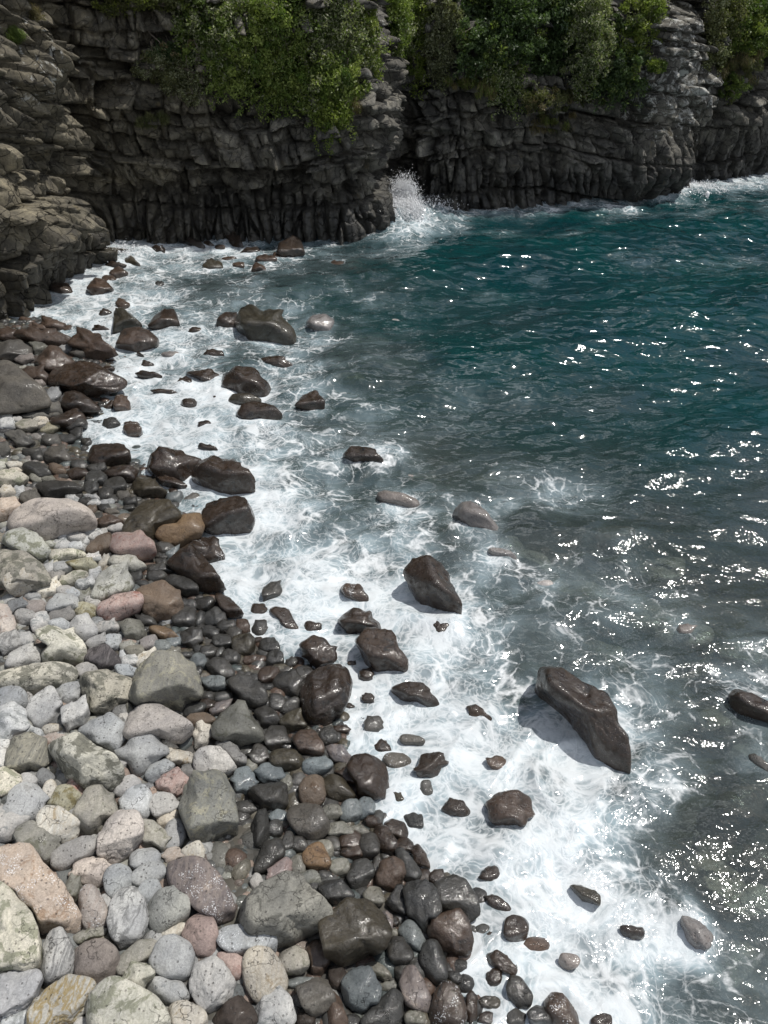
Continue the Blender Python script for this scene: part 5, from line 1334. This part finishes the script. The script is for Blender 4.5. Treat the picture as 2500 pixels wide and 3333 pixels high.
plant('creeper', [(960, 20, 35, 40), (965, 80, 28, 45), (950, 130, 25, 35)], 'olive', 9000, .085, 'pale flowering creeper right of the yellow green hanging one', 'creeper', GS, .6, 'pale')
plant('tree', [(1060, 20, 60, 60), (1040, 90, 45, 50), (1110, 60, 50, 60)], 'dark', 20000, .11, 'dark leaved tree over the middle of the right wall', 'tree', GS, .05, 'mid')
plant('shrub', [(1090, 150, 35, 45), (1110, 190, 30, 35), (1070, 120, 25, 30)], 'mid', 9000, .085, 'blossoming shrub hanging below the dark leaved tree', 'shrub', GS, .5)
plant('tree', [(1190, 20, 70, 60), (1180, 90, 55, 55), (1160, 140, 40, 40)], 'dark', 20000, .11, 'dense dark tree between the blossoming shrub and the tall flowering shrub', 'tree', GS, .06, 'mid')
plant('shrub', [(1270, 40, 40, 45), (1285, 100, 35, 45), (1255, 145, 28, 35)], 'mid', 13000, .085, 'tall flowering shrub with white blossom clusters', 'shrub', GS, .7)
plant('tree', [(1330, 100, 40, 50), (1345, 150, 35, 40), (1310, 180, 30, 28)], 'dark', 12000, .10, 'dark green bush tree against the left side of the pale headland', 'tree', GS, .12, 'mid')
plant('shrub', [(1270, 200, 45, 25), (1220, 205, 45, 25), (1160, 215, 50, 22)], 'olive', 9000, .07, 'low scraggy brown olive scrub along the foot of the dark trees', 'scrub', GS, .15, 'dry')
plant('grass_tuft', [(1010, 170, 45, 22), (1050, 190, 40, 20), (1190, 265, 60, 15)], 'dry', 3500, .07, 'dry hanging grass under the flowering creeper on the right wall', 'grass tuft', None, mixp=.4, mixc='mid', grass=True)
plant('shrub', [(1385, 30, 35, 40), (1370, 70, 25, 30)], 'yellow', 8000, .085, 'light green shrub on top of the pale headland', 'shrub', GS, .25)
plant('shrub', [(1415, 145, 22, 12)], 'yellow', 1800, .06, 'little yellow green bush on a shelf of the pale headland', 'shrub', GS, .0)
plant('tree', [(1620, 20, 60, 55), (1600, 80, 45, 40), (1650, 60, 40, 50)], 'mid', 16000, .10, 'green tree at the top right corner of the view', 'tree', GS, .2, 'yellow')
plant('shrub', [(1545, 30, 40, 50), (1540, 90, 30, 35)], 'olive', 9000, .085, 'olive shrub just right of the pale headland top', 'shrub', GS, .25, 'pale')
plant('grass_tuft', [(1550, 130, 45, 35), (1600, 150, 40, 25)], 'olive', 4000, .08, 'long olive grass draped below the top right tree', 'grass tuft', None, mixp=.3, mixc='dry', grass=True)
plant('shrub', [(1570, 190, 28, 22), (1590, 175, 25, 20)], 'mid', 3500, .07, 'small green shrub on the rock face near the right edge', 'shrub', GS, .1, 'yellow')

# ------------------------------------------------------------------ breaking wave spray
def splash(x, y, h, w, n, label, rad=.03):
    P0 = at_z(x*K, y*K, 0.0); r = np.random.default_rng(int(x)); V0, F0 = ico(1)
    t = r.random(n)**2.6; ang = r.normal(size=n)*.25
    z = h*t*(1+.15*r.normal(size=n)); sp = w*(.28+.75*t)*r.normal(size=n)*(1-.45*t)
    pos = np.stack([P0[0]+sp+.25*w*t, P0[1]+.35*w*r.normal(size=n), np.maximum(z, -.05)], -1)
    s = rad*np.exp(r.normal(size=n)*.45)*(1.5-1.0*t)
    V_ = pos[:, None]+V0[None]*s[:, None, None]*np.array([1, 1, 1.5]); nv = len(V0)
    F = (F0[None]+np.arange(n)[:, None, None]*nv).reshape(-1, 3)
    tag(link('spray', new_mesh('spray', V_.reshape(-1, 3), F, 3), SPRAY), label, 'spray', kind='stuff')
splash(866, 478, 1.3, .38, 60000, 'tall white spray thrown up where a wave hits the cliff corner', .0115)
splash(852, 488, .8, .7, 60000, 'low white burst at the foot of the tall spray', .016)
splash(905, 455, .45, 1.0, 9000, 'white burst running along the cliff right of the tall spray', .015)
splash(215, 555, .3, 1.0, 9000, 'churned white water against the far left cliff foot', .013)
splash(1450, 410, .25, 1.5, 9000, 'white surf breaking past the columns of the headland', .018)

# ------------------------------------------------------------------ light, sky, camera
w = bpy.data.worlds.new('World'); bpy.context.scene.world = w; w.use_nodes = True; nt = w.node_tree; nt.nodes.clear()
out = nt.nodes.new('ShaderNodeOutputWorld'); bg = nt.nodes.new('ShaderNodeBackground'); sky = nt.nodes.new('ShaderNodeTexSky')
sky.sky_type = 'NISHITA'; sky.sun_disc = False; sky.sun_elevation = SUN_EL; sky.sun_rotation = SUN_AZ; sky.air_density = 1.0; sky.dust_density = 2.0
tc = nt.nodes.new('ShaderNodeTexCoord'); nz = nt.nodes.new('ShaderNodeTexNoise'); nz.inputs['Scale'].default_value = 2.8; nz.inputs['Detail'].default_value = 6
mr = nt.nodes.new('ShaderNodeMapRange'); mr.interpolation_type = 'SMOOTHSTEP'; mr.inputs['From Min'].default_value = .48; mr.inputs['From Max'].default_value = .62
mx = nt.nodes.new('ShaderNodeMix'); mx.data_type = 'RGBA'; mx.inputs[7].default_value = (21., 21.6, 22.5, 1)
L_ = nt.links; L_.new(tc.outputs['Generated'], nz.inputs['Vector']); L_.new(nz.outputs['Fac'], mr.inputs['Value']); L_.new(mr.outputs[0], mx.inputs[0]); L_.new(sky.outputs[0], mx.inputs[6]); L_.new(mx.outputs[2], bg.inputs['Color'])
bg.inputs['Strength'].default_value = .07; L_.new(bg.outputs[0], out.inputs[0])
sl = bpy.data.lights.new('sun', 'SUN'); sl.energy = 4.3; sl.angle = math.radians(.55); sl.color = (1, .965, .91)
so = bpy.data.objects.new('sun', sl); C.objects.link(so)
sd = Vector((math.sin(SUN_AZ)*math.cos(SUN_EL), math.cos(SUN_AZ)*math.cos(SUN_EL), math.sin(SUN_EL)))
so.rotation_euler = sd.to_track_quat('Z', 'Y').to_euler(); so.location = sd*50
cam = bpy.data.cameras.new('camera'); co = bpy.data.objects.new('camera', cam); C.objects.link(co)
co.location = CAM; co.rotation_euler = (math.pi/2-PITCH, 0, 0); cam.sensor_fit = 'VERTICAL'; cam.sensor_height = 36; cam.lens = 36*FL/IH; cam.clip_end = 20000; cam.clip_start = .05
sc = bpy.context.scene; sc.camera = co
sc.view_settings.view_transform = 'Standard'; sc.view_settings.look = 'None'; sc.view_settings.exposure = -.2; sc.view_settings.gamma = 1.0
sc.cycles.max_bounces = 6; sc.cycles.transparent_max_bounces = 8; sc.cycles.use_denoising = True
